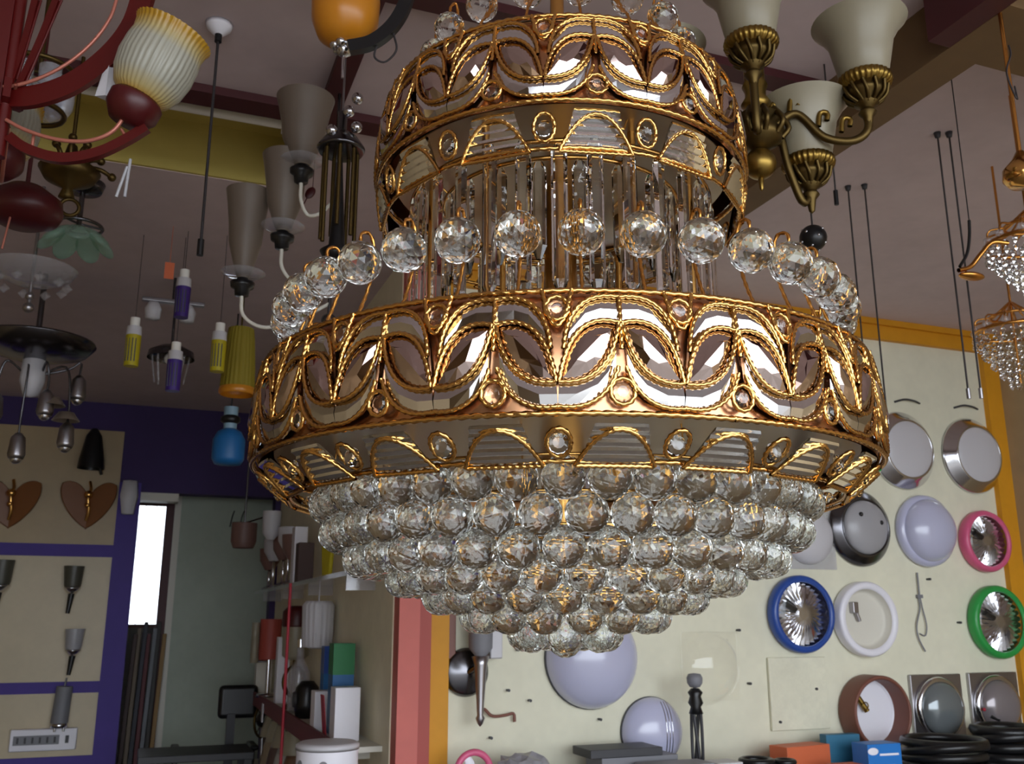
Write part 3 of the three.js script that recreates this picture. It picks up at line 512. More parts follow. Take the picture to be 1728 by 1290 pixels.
// boxed lamps in printed sleeves, hung on strings
const sleeve = (label, m, p) => {
  const t = thing('sleeved_bulb', label, 'bulb', p, 'sleeved bulbs hung from the ceiling');
  part(t, 'sleeve', [rod(V(0, -0.1, 0), V(0, 0.02, 0), 0.026, 16, 0.028)], m);
  for (let i = 0; i < 4; i++) part(t, 'slot', [box(0.004, 0.09, 0.002, 0.0268 * Math.sin(-0.9 + i * 0.42), -0.04, 0.0268 * Math.cos(-0.9 + i * 0.42))], M.darkGrey);
  part(t, 'cap', [rod(V(0, 0.02, 0), V(0, 0.055, 0), 0.028, 16, 0.026)], M.frost);
  part(t, 'base', [rod(V(0, 0.055, 0), V(0, 0.09, 0), 0.018, 14)], M.bulbWhite);
  part(t, 'string', [rod(V(0, 0.09, 0), V(0, CE - p[1], 0), 0.0012, 5)], M.string);
  return t;
};
sleeve('yellow sleeved bulb hanging on a string, left of the pair', M.yellow, [-0.104, 1.02, -3.73]);
sleeve('yellow sleeved bulb hanging beside the brown fringed lamp', M.yellow, [0.2, 1.0, -3.62]);
sleeve('violet sleeved bulb hanging higher beside the pendant rod', M.violet, [0.056, 1.2, -3.63]);
sleeve('violet sleeved bulb hanging lowest under a small glass lamp', M.violet, [0.05, 0.93, -3.7]);
single('orange_tag', 'small orange tag beside the upper violet sleeved bulb', 'tag', [box(0.034, 0.065, 0.003), rod(V(0, 0.03, 0), V(0, CE - 1.27, 0), 0.001, 4)], M.orange, [0.0, 1.27, -3.6]);
{
  const t = thing('petal_lamp', 'ceiling lamp with greenish glass petals behind the red bowl', 'ceiling lamp', [-0.3, 1.24, -3.32]);
  for (let i = 0; i < 7; i++) { const a = i / 7 * 6.283 + 0.3; const g = new THREE.SphereGeometry(0.055, 16, 10).scale(1, 0.28, 0.72); g.rotateZ(-0.75).translate(0.08, 0.0, 0).rotateY(a); part(t, 'glass_petal', [g], M.greenPane); }
  part(t, 'frame', [ringY(0.075, 0.006, 0.05), rod(V(0, 0.05, 0), V(0, CE - 1.24, 0), 0.009), lathe([[0, CE - 1.28], [0.06, CE - 1.27], [0.07, CE - 1.24], [0, CE - 1.24]]), ...[0, 1, 2].map((i) => rod(V(0, 0.06, 0), V(0.075 * Math.cos(i * 2.1), 0.05, 0.075 * Math.sin(i * 2.1)), 0.004))], M.darkChrome);
}
{
  const t = thing('crystal_pendant', 'dim clear crystal pendant at the left edge under the red bowl', 'pendant lamp', [-0.43, 1.12, -3.4]);
  part(t, 'glass_dish', [lathe([[0, -0.03], [0.06, -0.025], [0.12, 0.0], [0.14, 0.03], [0.136, 0.03], [0.11, 0.004], [0, -0.022]], 32)], M.ribGlass);
  for (let i = 0; i < 10; i++) part(t, 'drop', [new THREE.OctahedronGeometry(0.018).translate(0.11 * Math.cos(i * 0.628), -0.03, 0.11 * Math.sin(i * 0.628))], M.ribGlass);
  part(t, 'rod', [rod(V(0, -0.1, 0), V(0, CE - 1.12, 0), 0.006), ball(0.018, 0, -0.11, 0), ball(0.014, 0, -0.07, 0)], M.satin);
}
{
  const t = thing('spot_cluster', 'dark chrome ceiling fitting with several drooping spot lamps, left edge', 'ceiling lamp', [-0.5, 1.0, -4.35]);
  part(t, 'crown', [lathe([[0, 0.06], [0.1, 0.07], [0.2, 0.1], [0.235, 0.14], [0.23, 0.15], [0.19, 0.125], [0, 0.09]], 36), rod(V(0, 0.08, 0), V(0, CE - 1.0, 0), 0.012)], M.darkChrome);
  part(t, 'core', [lathe([[0, -0.1], [0.03, -0.09], [0.05, -0.03], [0.045, 0.06], [0, 0.09]], 24)], M.frost);
  [[-0.02, -0.32, 0.04], [0.155, -0.26, 0.02], [0.07, -0.14, 0.08], [-0.12, -0.16, 0.05], [0.18, -0.05, 0.0]].forEach(([x, y, z]) => {
    part(t, 'spot_head', [lathe([[0, -0.05], [0.028, -0.048], [0.034, -0.03], [0.028, 0.04], [0.012, 0.06], [0, 0.06]], 20).translate(x, y, z)], M.satin);
    part(t, 'arm', [tube([V(0.03 * Math.sign(x), 0, 0), V(x * 0.8, 0.04, z), V(x, y + 0.12, z), V(x, y + 0.055, z)], 0.005, 20, 6)], M.darkChrome);
    part(t, 'lens', [ball(0.024, x, y - 0.045, z, 14, 10)], M.chrome);
  });
  for (const x of [0.09, 0.15]) part(t, 'glass_shade', [lathe([[0.0, 0], [0.03, -0.005], [0.055, -0.04], [0.05, -0.04], [0.026, -0.01], [0, -0.004]], 20).translate(x, -0.1 - (x - 0.09), 0.06)], M.frostShade);
}
{
  const t = thing('track_fitting', 'dim steel ceiling fitting behind the upper violet sleeved bulb', 'ceiling lamp', [0.03, 1.32, -4.2]);
  part(t, 'bar', [box(0.26, 0.018, 0.03, 0, 0.02, 0, 0.004)], M.satin);
  for (const x of [-0.08, 0.06]) part(t, 'head', [lathe([[0, -0.07], [0.03, -0.065], [0.036, -0.02], [0.02, 0.01], [0, 0.012]], 20).translate(x, 0, 0)], M.frost);
  part(t, 'stem', [rod(V(0, 0.02, 0), V(0, CE - 1.32, 0), 0.008)], M.darkChrome);
}
{
  const t = thing('glass_cap_lamp', 'small glass dome lamp with bulb above the lowest violet sleeve', 'ceiling lamp', [0.04, 1.13, -4.3]);
  part(t, 'glass_cap', [lathe([[0.1, -0.02], [0.095, 0.01], [0.05, 0.035], [0.012, 0.045], [0.012, 0.04], [0.048, 0.03], [0.09, 0.006], [0.096, -0.02]], 32)], M.darkChrome);
  part(t, 'bulb', [ball(0.028, 0, -0.02, 0)], M.bulbWhite);
  part(t, 'glass_rods', Array.from({ length: 8 }, (_, i) => rod(V(0.08 * Math.cos(i * 0.785), 0, 0.08 * Math.sin(i * 0.785)), V(0.06 * Math.cos(i * 0.785), -0.13, 0.06 * Math.sin(i * 0.785)), 0.004, 6)), M.ribGlass);
  part(t, 'stem', [rod(V(0, 0.04, 0), V(0, CE - 1.13, 0), 0.006)], M.darkChrome);
}
{
  const t = thing('fringed_lamp', 'brown yellow fringed hanging lamp left of the chandelier band', 'pendant lamp', [0.3, 1.02, -3.9]);
  part(t, 'shade', [flutedBell([[0.05, 0.14], [0.055, 0.1], [0.062, 0.0], [0.068, -0.11]], 24, 0.03)], std('#8a7a1c', 0.7));
  part(t, 'band', [lathe([[0.069, -0.11], [0.073, -0.12], [0.073, -0.135], [0.066, -0.14]], 28)], M.amber);
  part(t, 'rod', [rod(V(0, 0.12, 0), V(0, CE - 1.02, 0), 0.004), ...[0, 1, 2].map((i) => rod(V(0, 0.12, 0), V(0.05 * Math.cos(i * 2.1), 0.14, 0.05 * Math.sin(i * 2.1)), 0.003))], M.darkBrass);
}
{
  const t = thing('blue_pendant', 'blue glass pendant with pale neck left of the lower chandelier band', 'pendant lamp', [0.335, 0.79, -4.62]);
  part(t, 'shade', [lathe([[0, -0.09], [0.06, -0.085], [0.075, -0.06], [0.075, 0.03], [0.055, 0.07], [0.03, 0.085], [0, 0.085]], 32)], M.cyan);
  part(t, 'neck', [rod(V(0, 0.085, 0), V(0, 0.19, 0), 0.03, 16, 0.034)], phys('#8fb0c4', { roughness: 0.3 }));
  part(t, 'collar', [lathe([[0.031, 0.11], [0.045, 0.12], [0.045, 0.14], [0.031, 0.15]], 24)], M.black);
  part(t, 'rod', [rod(V(0, 0.19, 0), V(0, CE - 0.79, 0), 0.004)], M.string);
}
single('leaf_pendant', 'small dark maroon leaf drop hanging between the tulip shades and chimes', 'ornament', [new THREE.SphereGeometry(0.016, 14, 10).scale(0.8, 1.3, 0.3).rotateZ(-0.5), rod(V(-0.008, -0.016, 0), V(-0.022, -0.05, 0), 0.002, 6), rod(V(0.006, 0.015, 0), V(0.01, CE - 1.19, 0), 0.001, 5)], M.darkRed, [0.36, 1.19, -2.56]);

// ---------------------------------------------------------------- things hanging from the ceiling, right half
{ // antique brass chandelier with ivory shades
  const t = thing('brass_chandelier', 'antique brass scroll arm chandelier with ivory bell shades, upper right', 'chandelier', [1.08, 0, -1.435]);
  const k = 1.9 / 1600, L = (px, py, d = 0) => along((px - 1280) * k, 0.949 - (py - 220) * 0.00115, d);
  const shadeG = lathe([[0.03, 0], [0.048, 0.012], [0.056, 0.05], [0.064, 0.09], [0.085, 0.125], [0.094, 0.132], [0.091, 0.134], [0.08, 0.126], [0.06, 0.09], [0.052, 0.05], [0.044, 0.014], [0, 0.006]], 40);
  const cupG = [lathe([[0, -0.06], [0.011, -0.056], [0.014, -0.046], [0.024, -0.04], [0.02, -0.034], [0.036, -0.022], [0.042, -0.004], [0.0, 0.004]], 28), ...Array.from({ length: 12 }, (_, i) => tube([V(0.018 * Math.cos(i * 0.5236), -0.04, 0.018 * Math.sin(i * 0.5236)), V(0.038 * Math.cos(i * 0.5236 + 0.15), -0.024, 0.038 * Math.sin(i * 0.5236 + 0.15)), V(0.044 * Math.cos(i * 0.5236 + 0.3), -0.004, 0.044 * Math.sin(i * 0.5236 + 0.3))], 0.004, 8, 5))];
  const collarG = flutedBell([[0.04, -0.006], [0.05, 0.0], [0.053, 0.008], [0.051, 0.018], [0.045, 0.022]], 30, 0.03, 0.004);
  const cup = merged(cupG.map(clean));
  part(t, 'body', [lathe([[0, 0.9], [0.02, 0.91], [0.045, 0.925], [0.05, 0.945], [0.035, 0.96], [0.05, 0.975], [0.03, 0.99], [0.02, 1.0], [0, 1.0]], 28), ...Array.from({ length: 10 }, (_, i) => tube([V(0.045 * Math.cos(i * 0.628), 0.93, 0.045 * Math.sin(i * 0.628)), V(0.06 * Math.cos(i * 0.628), 0.95, 0.06 * Math.sin(i * 0.628)), V(0.04 * Math.cos(i * 0.628), 0.985, 0.04 * Math.sin(i * 0.628))], 0.006, 8, 6))], M.darkBrass);
  part(t, 'finial', [ball(0.032, 0, 0.878, 0, 24, 16), lathe([[0, 0.82], [0.004, 0.824], [0.006, 0.845], [0.0, 0.85]], 12)], M.brass);
  part(t, 'column', [rod(V(0, 0.99, 0), V(-0.0, 1.3, 0), 0.021, 14), rod(V(0, 1.3, 0), V(0, CE - 0.02, 0), 0.007), lathe([[0.018, 1.0], [0.03, 1.01], [0.018, 1.03], [0.026, 1.05], [0.018, 1.07]], 20)], M.brass);
  part(t, 'ceiling_canopy', [lathe([[0, CE - 0.04], [0.03, CE - 0.03], [0.055, CE - 0.005], [0.055, CE], [0, CE]])], M.brass);
  [[1462, 142, 0.02, 1.0], [1375, 268, -0.05, 1.0], [1262, 95, 0.07, 1.0], [1130, 150, -0.05, 1]].forEach(([x, y, d], i) => {
    const p = L(x, y, d), c = V(p.x, p.y - 0.05, p.z), lo = Math.min(0.92, c.y - 0.03);
    const cp = part(t, 'cup', cup, M.darkBrass); cp.position.copy(p); part(cp, 'collar', collarG, M.brass);
    const s = part(t, 'glass_shade', shadeG, M.ivoryShade); s.position.set(p.x, p.y + 0.012, p.z);
    part(t, 'arm', [tube([V(c.x * 0.15, 0.96, c.z * 0.15), V(c.x * 0.35, 0.985, c.z * 0.35), V(c.x * 0.6, 0.93 + (lo - 0.92) * 0.5, c.z * 0.6), V(c.x * 0.85, lo, c.z * 0.85), V(c.x * 0.98, lo + 0.02, c.z * 0.98), c], 0.0085, 36, 8)], M.darkBrass);
    for (const [u, v] of [[0.3, 0.99], [0.55, 0.955], [0.75, 0.94]]) part(t, 'scroll_leaf', [tube([V(c.x * u, v, c.z * u), V(c.x * (u + 0.03), v + 0.03, c.z * (u + 0.03)), V(c.x * (u + 0.09), v + 0.028, c.z * (u + 0.09)), V(c.x * (u + 0.08), v + 0.012, c.z * (u + 0.08))], 0.0055, 14, 6)], M.brass);
    part(t, 'drop', [lathe([[0, -0.1], [0.006, -0.095], [0.01, -0.07], [0.018, -0.06], [0.012, -0.05], [0, -0.048]], 12).translate(p.x, p.y, p.z)], M.darkBrass);
  });
}
const wirePair = (label, a, b, y0, w) => {
  const t = thing('suspension_wires', label, 'wire', [a[0], 0, a[1]]);
  for (const [x, z] of [[0, 0], [b[0] - a[0], b[1] - a[1]]]) { part(t, 'wire', [rod(V(x, y0, z), V(x, CE, z), 0.0028, 6)], M.string); part(t, 'ceiling_plug', [lathe([[0, CE - 0.018], [0.008, CE - 0.016], [0.011, CE], [0, CE]], 12).translate(x, 0, z)], M.darkGrey); part(t, 'wire_end', [rod(V(x, y0 - 0.03, z), V(x, y0, z), 0.006, 8)], M.satin); }
};
wirePair('pair of thin suspension wires hanging just right of the chandelier balls', [2.165, -2.4], [2.21, -2.37], 0.64);
wirePair('pair of thin suspension wires nearest the ochre corner', [2.169, -2.0], [2.2, -1.985], 0.64);
{ // wire with a weight, crossing the brass chandelier
  const t = thing('hanging_wire', 'thin wire with dark weight hanging right of the brass chandelier', 'wire', [1.60, 0, -1.82]);
  part(t, 'wire', [rod(V(0, 1.08, 0), V(0, CE, 0), 0.0022, 6)], M.string);
  part(t, 'weight', [rod(V(0, 1.04, 0), V(0, 1.08, 0), 0.006, 10)], M.black);
}
for (const [x, l] of [[3.489, 'thin curved steel hook on the wall above the left chrome rimmed lamp'], [3.87, 'thin curved steel hook on the wall above the right chrome rimmed lamp']]) single('wall_hook', l, 'hook', [tube([V(-0.08, -0.005, 0.004), V(-0.03, 0.008, 0.02), V(0.03, 0.006, 0.02), V(0.08, 0.0, 0.004)], 0.005, 16, 6)], M.darkGrey, [x, 1.045, WZ]);
{
  const t = thing('black_globe', 'glossy black speckled globe lamp right of the crystal balls', 'pendant lamp', [1.641, 1.012, -1.97]);
  part(t, 'globe', [ball(0.037, 0, 0, 0, 24, 16).scale(1, 1, 1)], M.black);
  for (let i = 0; i < 14; i++) { const a = i * 2.4, y = -0.9 + i * 0.13; part(t, 'speck', [ball(0.004, 0.0362 * Math.cos(a) * Math.sqrt(Math.max(0, 1 - y * y)), 0.0362 * y, 0.0362 * Math.sin(a) * Math.sqrt(Math.max(0, 1 - y * y)), 8, 6)], M.chrome); }
  part(t, 'rod', [rod(V(0, 0.035, 0), V(0, CE - 1.012, 0), 0.0025, 6)], M.string);
}
{
  const t = thing('gold_ball_pendant', 'polished gold ball pendant at the right edge', 'pendant lamp', [1.668, 0.914, -1.33]);
  part(t, 'body', [lathe([[0, -0.03], [0.028, -0.028], [0.04, -0.012], [0.038, 0.01], [0.018, 0.032], [0.008, 0.05], [0, 0.05]], 28)], M.gold);
  part(t, 'rod', [rod(V(0, 0.04, 0), V(0, CE - 0.15 - 0.914, 0), 0.0045, 8)], M.copperGold);
  part(t, 'cord', [tube([V(0, 0.3, 0.01), V(-0.01, 0.27, 0.02), V(-0.03, 0.22, 0.02), V(-0.01, 0.16, 0.02), V(0, 0.2, 0.01)], 0.002, 20, 5)], M.string);
}
const smallCrystal = (label, p, R, h) => {
  const t = thing('small_crystal_chandelier', label, 'chandelier', p, 'small crystal chandeliers near the corner');
  part(t, 'crown', [ringY(R, 0.006, 0), ringY(R * 0.55, 0.005, 0.05), ...Array.from({ length: 12 }, (_, i) => tube([V(R * Math.cos(i * 0.5236), 0, R * Math.sin(i * 0.5236)), V(R * 0.95 * Math.cos(i * 0.5236), 0.04, R * 0.95 * Math.sin(i * 0.5236)), V(R * 0.55 * Math.cos(i * 0.5236), 0.05, R * 0.55 * Math.sin(i * 0.5236)), V(0, 0.1, 0)], 0.003, 14, 5))], M.copperGold);
  part(t, 'rod', [rod(V(0, -h, 0), V(0, CE - p[1], 0), 0.004)], M.copperGold);
  const bead = new THREE.OctahedronGeometry(0.011); bead.deleteAttribute('uv');
  for (let j = 0; j < 5; j++) { const r = R * (1 - j * 0.19), n = Math.max(6, Math.round(r * 6.283 / 0.026)), gs = []; for (let i = 0; i < n; i++) { const a = (i + j * 0.5) / n * 6.283; gs.push(bead.clone().translate(r * Math.cos(a), -0.02 - j * h / 5, r * Math.sin(a)), bead.clone().translate(r * Math.cos(a), -0.04 - j * h / 5, r * Math.sin(a))); } part(t, 'bead_tier', gs, M.crystal); }
  for (let i = 0; i < 12; i++) part(t, 'medallion', [new THREE.SphereGeometry(0.011, 10, 8).translate(R * 1.01 * Math.cos(i * 0.5236), 0.012, R * 1.01 * Math.sin(i * 0.5236))], M.ribGlass);
  return t;
};
smallCrystal('small gold crystal chandelier cut off by the right edge, upper one', [2.2, 1.0, -1.76], 0.11, 0.13);
smallCrystal('small gold crystal chandelier with beaded dome near the ochre corner', [2.51, 0.88, -2.11], 0.115, 0.17);
{
  const t = thing('gold_arm_sconce', 'small gold leaf arm with black cable hanging before the ceiling, right', 'lamp arm', [1.84, 0.845, -1.645]);
  part(t, 'arm', [tube([V(-0.04, -0.02, 0), V(0, -0.005, 0), V(0.03, 0.03, 0.01), V(0.06, 0.06, 0.02), V(0.1, 0.06, 0.03)], 0.006, 24, 6)], M.copperGold);
  part(t, 'leaf', [new THREE.SphereGeometry(0.032, 14, 8).scale(1.2, 0.3, 0.6).translate(0, -0.03, 0)], M.copperGold);
  part(t, 'cable', [tube([V(-0.035, -0.01, 0), V(-0.005, 0.03, 0), V(0.01, 0.08, 0), V(0.015, 0.12, 0)], 0.004, 16, 6), rod(V(0.015, 0.12, 0), V(0.015, CE - 0.845, 0), 0.0015, 5)], M.black);
}

// ---------------------------------------------------------------- rear display boards
const RZ = -6.963;
const heart = (label, x, y) => {
  const t = thing('leaf_sconce', label, 'wall lamp', [x, y, RZ]);
  for (const s of [-1, 1]) { const sh = new THREE.Shape(); sh.moveTo(0, -0.17); sh.bezierCurveTo(s * 0.12, -0.1, s * 0.2, 0.04, s * 0.17, 0.12); sh.bezierCurveTo(s * 0.1, 0.16, s * 0.03, 0.1, 0, 0.02); part(t, 'wing', [new THREE.ExtrudeGeometry(sh, { depth: 0.012, bevelSize: 0.004, bevelThickness: 0.004, bevelSegments: 1, curveSegments: 10 }).rotateY(-s * 0.25)], std('#7b4a22', 0.4)); }
  part(t, 'stem', [tube([V(0, 0.14, 0.03), V(0.01, 0.09, 0.05), V(0, 0.03, 0.06), V(0.01, -0.06, 0.05), V(0, -0.12, 0.03)], 0.01, 24, 8), ball(0.028, 0, 0.05, 0.055), ball(0.018, 0, -0.02, 0.055)], M.gold);
};
heart('brown winged wall sconce with gold stem at the left edge', -0.832, 0.74);
heart('brown winged wall sconce with gold stem near the purple post', -0.372, 0.75);
const torch = (label, x, y, glass, s = 1) => {
  const t = thing('torch_lamp', label, 'wall lamp', [x, y, RZ + 0.06]);
  part(t, 'glass_shade', [lathe([[0.045, 0], [0.052, 0.02], [0.062, 0.14], [0.058, 0.14], [0.046, 0.02], [0, 0.01]].map(([r, q]) => [r * s, q * s]), 24)], glass);
  part(t, 'collar', [lathe([[0, -0.04], [0.025, -0.035], [0.05, -0.005], [0.05, 0.006], [0, 0.008]].map(([r, q]) => [r * s, q * s]), 24)], M.chrome);
  part(t, 'handle', [rod(V(-0.012, -0.16 * s, 0), V(0, -0.03, 0), 0.012, 12, 0.02)], M.black);
  part(t, 'bracket', [rod(V(0, -0.02, 0), V(0, -0.02, -0.06), 0.01, 8)], M.chrome);
};
torch('dark grey torch shaped wall lamp on the middle rear board', -0.41, 0.19, std('#4c4a40', 0.4));
torch('dark grey torch shaped wall lamp cut off by the left edge', -0.83, 0.2, std('#4c4a40', 0.4), 1.15);
torch('pale grey torch shaped wall lamp low on the middle rear board', -0.365, -0.2, M.smoke, 0.95);
{
  const t = thing('cylinder_lamp', 'grey cylinder lamp hanging over the lower purple rail', 'wall lamp', [-0.4, -0.55, RZ + 0.06]);
  part(t, 'body', [rod(V(0, -0.09, 0), V(0.01, 0.13, 0), 0.052, 22, 0.048)], M.grey);
  part(t, 'collar', [lathe([[0.03, -0.12], [0.05, -0.115], [0.055, -0.09], [0.03, -0.085]], 22), rod(V(-0.02, -0.14, 0.02), V(-0.02, -0.1, 0.02), 0.008), rod(V(0.03, -0.14, 0.01), V(0.03, -0.1, 0.01), 0.008)], M.chrome);
  part(t, 'cable', [rod(V(0.01, 0.13, 0), V(0.015, 0.18, -0.02), 0.006, 6)], M.grey);
  part(t, 'bracket', [rod(V(0, 0.05, 0), V(0, 0.05, -0.06), 0.012, 8)], M.chrome);
}
{
  const t = thing('socket_strip', 'white electric socket strip on the lowest rear board', 'socket', [-0.48, -0.738, RZ]);
  part(t, 'box', [box(0.38, 0.13, 0.05, 0, 0, 0.025, 0.008)], M.white);
  part(t, 'vent', [box(0.26, 0.055, 0.006, -0.04, 0, 0.051)], M.grey);
  for (let i = 0; i < 6; i++) part(t, 'slot', [box(0.012, 0.035, 0.008, -0.145 + i * 0.042, 0, 0.053)], M.darkGrey);
  part(t, 'switch', [box(0.02, 0.045, 0.012, 0.135, 0, 0.053)], M.darkGrey);
}
{
  const t = thing('cone_lamp', 'black cone lamp at the top corner of the rear board', 'wall lamp', [-0.375, 1.09, RZ + 0.09]);
  part(t, 'shade', [lathe([[0.085, -0.12], [0.08, -0.06], [0.05, 0.1], [0.02, 0.15], [0, 0.152], [0.0, 0.14], [0.045, 0.09], [0.074, -0.06], [0.08, -0.12]], 28)], M.black);
  part(t, 'bracket', [rod(V(0, 0.1, 0), V(0, 0.1, -0.09), 0.012, 8), rod(V(0.05, -0.1, 0.02), V(0.07, -0.16, 0.02), 0.01, 8)], M.black);
}
{
  const t = thing('corner_lamp', 'small pale grey box lamp on the purple post edge', 'wall lamp', [-0.12, 0.78, -6.9]);
  part(t, 'shade', [lathe([[0.05, -0.1], [0.075, 0.02], [0.06, 0.12], [0.0, 0.13], [0, 0.12], [0.05, 0.1], [0.065, 0.02], [0.045, -0.1]], 4).rotateY(0.7)], M.frost);
  part(t, 'bracket', [box(0.03, 0.06, 0.05, 0, 0.02, -0.0)], M.grey);
}
// rolls leaning in the doorway and the little room
const leanCol = ['#3a2420', '#6a5a48', '#2a2a34', '#5a1f24', '#6f7278', '#33302e', '#8a6a3a'];
leanCol.forEach((c, i) => { const x = -0.02 + i * 0.032; single('leaning_strip', ['dark brown', 'dusty tan', 'blue black', 'dark red', 'grey', 'charcoal', 'ochre brown'][i] + ' long strip leaning in the rear doorway', 'strip', [box(0.028, 1.38 + (i % 3) * 0.04, 0.03, 0, 0, 0, 0.004).rotateZ(-0.03 + 0.012 * (i % 2)).rotateX(-0.05)], std(c, 0.6), [x, -EYE + 0.705 + (i % 3) * 0.02, -7.3 - (i % 2) * 0.045], 'strips leaning in the doorway'); });
{
  const t = thing('office_chair', 'dark office chair with armrests beyond the rear doorway', 'chair', [0.52, -EYE, -6.55]);
  part(t, 'backrest', [box(0.24, 0.2, 0.06, 0.12, 0.99, 0.06, 0.03)], M.black);
  part(t, 'seat', [box(0.42, 0.08, 0.42, 0, 0.48, 0.02, 0.03)], M.darkGrey);
  for (const s of [-1, 1]) part(t, 'armrest', [box(0.05, 0.03, 0.26, s * 0.23, 0.72, 0.02, 0.012), box(0.03, 0.24, 0.04, s * 0.23, 0.6, 0.02, 0.008)], M.black);
  part(t, 'post', [rod(V(0, 0.08, 0), V(0, 0.46, 0), 0.03, 12), box(0.05, 0.44, 0.03, 0.08, 0.7, 0.1)], M.darkGrey);
  for (let i = 0; i < 5; i++) part(t, 'leg', [rod(V(0, 0.09, 0), V(0.28 * Math.cos(i * 1.2566), 0.05, 0.28 * Math.sin(i * 1.2566)), 0.018, 8), ball(0.03, 0.28 * Math.cos(i * 1.2566), 0.03, 0.28 * Math.sin(i * 1.2566), 10, 8)], M.black);
}
{
  const t = thing('work_desk', 'low dark desk in front of the rear doorway', 'desk', [0.38, -EYE, -6.1]);
  part(t, 'top', [box(0.62, 0.04, 0.4, 0, 0.74, 0, 0.005)], M.darkGrey);
  for (const [x, z] of [[-0.28, -0.17], [0.28, -0.17], [-0.28, 0.17], [0.28, 0.17]]) part(t, 'leg', [box(0.04, 0.72, 0.04, x, 0.36, z)], M.black);
}
// ---------------------------------------------------------------- shelves along the side wall (x = 0.9)
const shelf = (n, y, label, m) => { const o = thing('wall_shelf', label, 'shelf', [0.9, y, -5.3]); part(o, 'board', [box(0.16, 0.02, 3.2, -0.08, 0, 0)], m); if (n !== 2) part(o, 'edge_strip', [box(0.012, 0.08, 3.2, -0.166, -0.015, 0)], M.shelfRed); for (let i = 0; i < 4; i++) part(o, 'bracket', [box(0.12, 0.05, 0.015, -0.06, -0.035, -1.4 + i * 0.93)], m); return o; };
shelf(1, -0.475, 'long maroon edged display shelf along the side wall', M.offWhite);
shelf(2, 0.17, 'upper thin pale shelf along the side wall', M.ribGlass);
shelf(3, -0.92, 'lowest maroon edged shelf along the side wall', M.offWhite);
single('red_pole', 'thin red pole standing before the side shelves', 'pole', [rod(V(0, 0, 0), V(0, 1.66, 0), 0.007, 10)], M.cardRed, [0.66, -EYE, -4.62]);
const SY = -0.465, SX = 0.81;
const carton = (label, x, y, z, w, h, d, m, m2, turn = 0) => { const t = thing('carton', label, 'box', [x, y, z]); t.rotation.y = turn; part(t, 'body', [box(w, h, d, 0, h / 2, 0, 0.003)], m); if (m2) part(t, 'printed_band', [box(w * 1.01, h * 0.35, d * 1.01, 0, h * 0.83, 0)], m2); return t; };
carton('white lamp carton with red print on the display shelf', SX - 0.02, SY, -4.33, 0.1, 0.16, 0.1, M.white, null);
carton('slim blue lamp carton standing behind the white ones', 0.84, SY, -4.5, 0.07, 0.34, 0.08, M.cyan, M.blue);
carton('blue green and red lamp carton, tallest on the display shelf', 0.825, SY, -4.16, 0.09, 0.36, 0.1, M.cyan, M.cardGreen);
carton('white lamp carton nearest the pink pillar', SX - 0.01, SY, -3.93, 0.1, 0.2, 0.1, M.white, null);
single('red_card', 'red card leaning against the tall blue green carton', 'card', [box(0.004, 0.16, 0.07, 0, 0.08, 0).rotateZ(0.1)], M.cardRed, [0.755, SY, -4.1]);
{
  const t = thing('lantern', 'cream lantern lamp with dark cap on the display shelf', 'lamp', [SX, SY, -5.35]);
  part(t, 'stand', [lathe([[0, 0], [0.06, 0], [0.05, 0.02], [0.012, 0.03], [0.012, 0.25], [0, 0.25]], 20)], M.darkBrass);
  part(t, 'wheel', [new THREE.TorusGeometry(0.075, 0.009, 8, 28).rotateY(0.6).translate(0, 0.14, 0), new THREE.TorusGeometry(0.075, 0.006, 8, 28).rotateY(2.1).translate(0, 0.14, 0)], M.darkBrass);
  part(t, 'shade', [lathe([[0.045, 0.25], [0.07, 0.27], [0.075, 0.42], [0.06, 0.42]], 26)], M.ivoryShade);
  part(t, 'cap', [lathe([[0.076, 0.42], [0.08, 0.43], [0.078, 0.5], [0.05, 0.53], [0, 0.53]], 26)], M.darkRed);
}
{
  const t = thing('table_lamp', 'terracotta cylinder lamp with cream side glass on the display shelf', 'lamp', [0.78, SY, -6.2]);
  part(t, 'shade', [rod(V(0, 0.22, 0), V(0, 0.46, 0), 0.065, 24)], M.terracotta);
  part(t, 'side_glass', [rod(V(-0.09, 0.2, 0.0), V(-0.09, 0.44, 0), 0.025, 16)], M.ivoryShade);
  part(t, 'stand', [rod(V(0, 0, 0), V(0, 0.22, 0), 0.014, 10), rod(V(0, 0.21, 0), V(-0.09, 0.21, 0), 0.008, 8), lathe([[0, 0], [0.07, 0], [0.06, 0.02], [0, 0.025]])], M.chrome);
}
[[-6.62, 0.13], [-6.42, 0.18], [-5.95, 0.16], [-5.75, 0.2], [-5.55, 0.14]].forEach(([z, h], i) => {
  const t = thing('crystal_table_lamp', ['shortest chrome and glass lamp at the far end of the upper shelf', 'chrome and glass lamp with tall stem near the far shelf end', 'chrome and glass lamp above the terracotta cylinder lamp', 'tallest chrome and glass lamp on the upper shelf', 'chrome and glass lamp above the cream lantern'][i], 'lamp', [0.8, 0.182, z], 'chrome lamps on the upper shelf');
  part(t, 'stem', [lathe([[0, 0], [0.05, 0], [0.045, 0.015], [0.01, 0.03], [0.014, h * 0.5], [0.008, h], [0, h]], 18)], M.chrome);
  part(t, 'shade', [lathe([[0.03, h], [0.065, h + 0.06], [0.07, h + 0.14], [0.066, h + 0.14], [0.06, h + 0.06], [0, h + 0.01]], 24)], i % 2 ? M.frost : std('#7a5a52', 0.5));
});
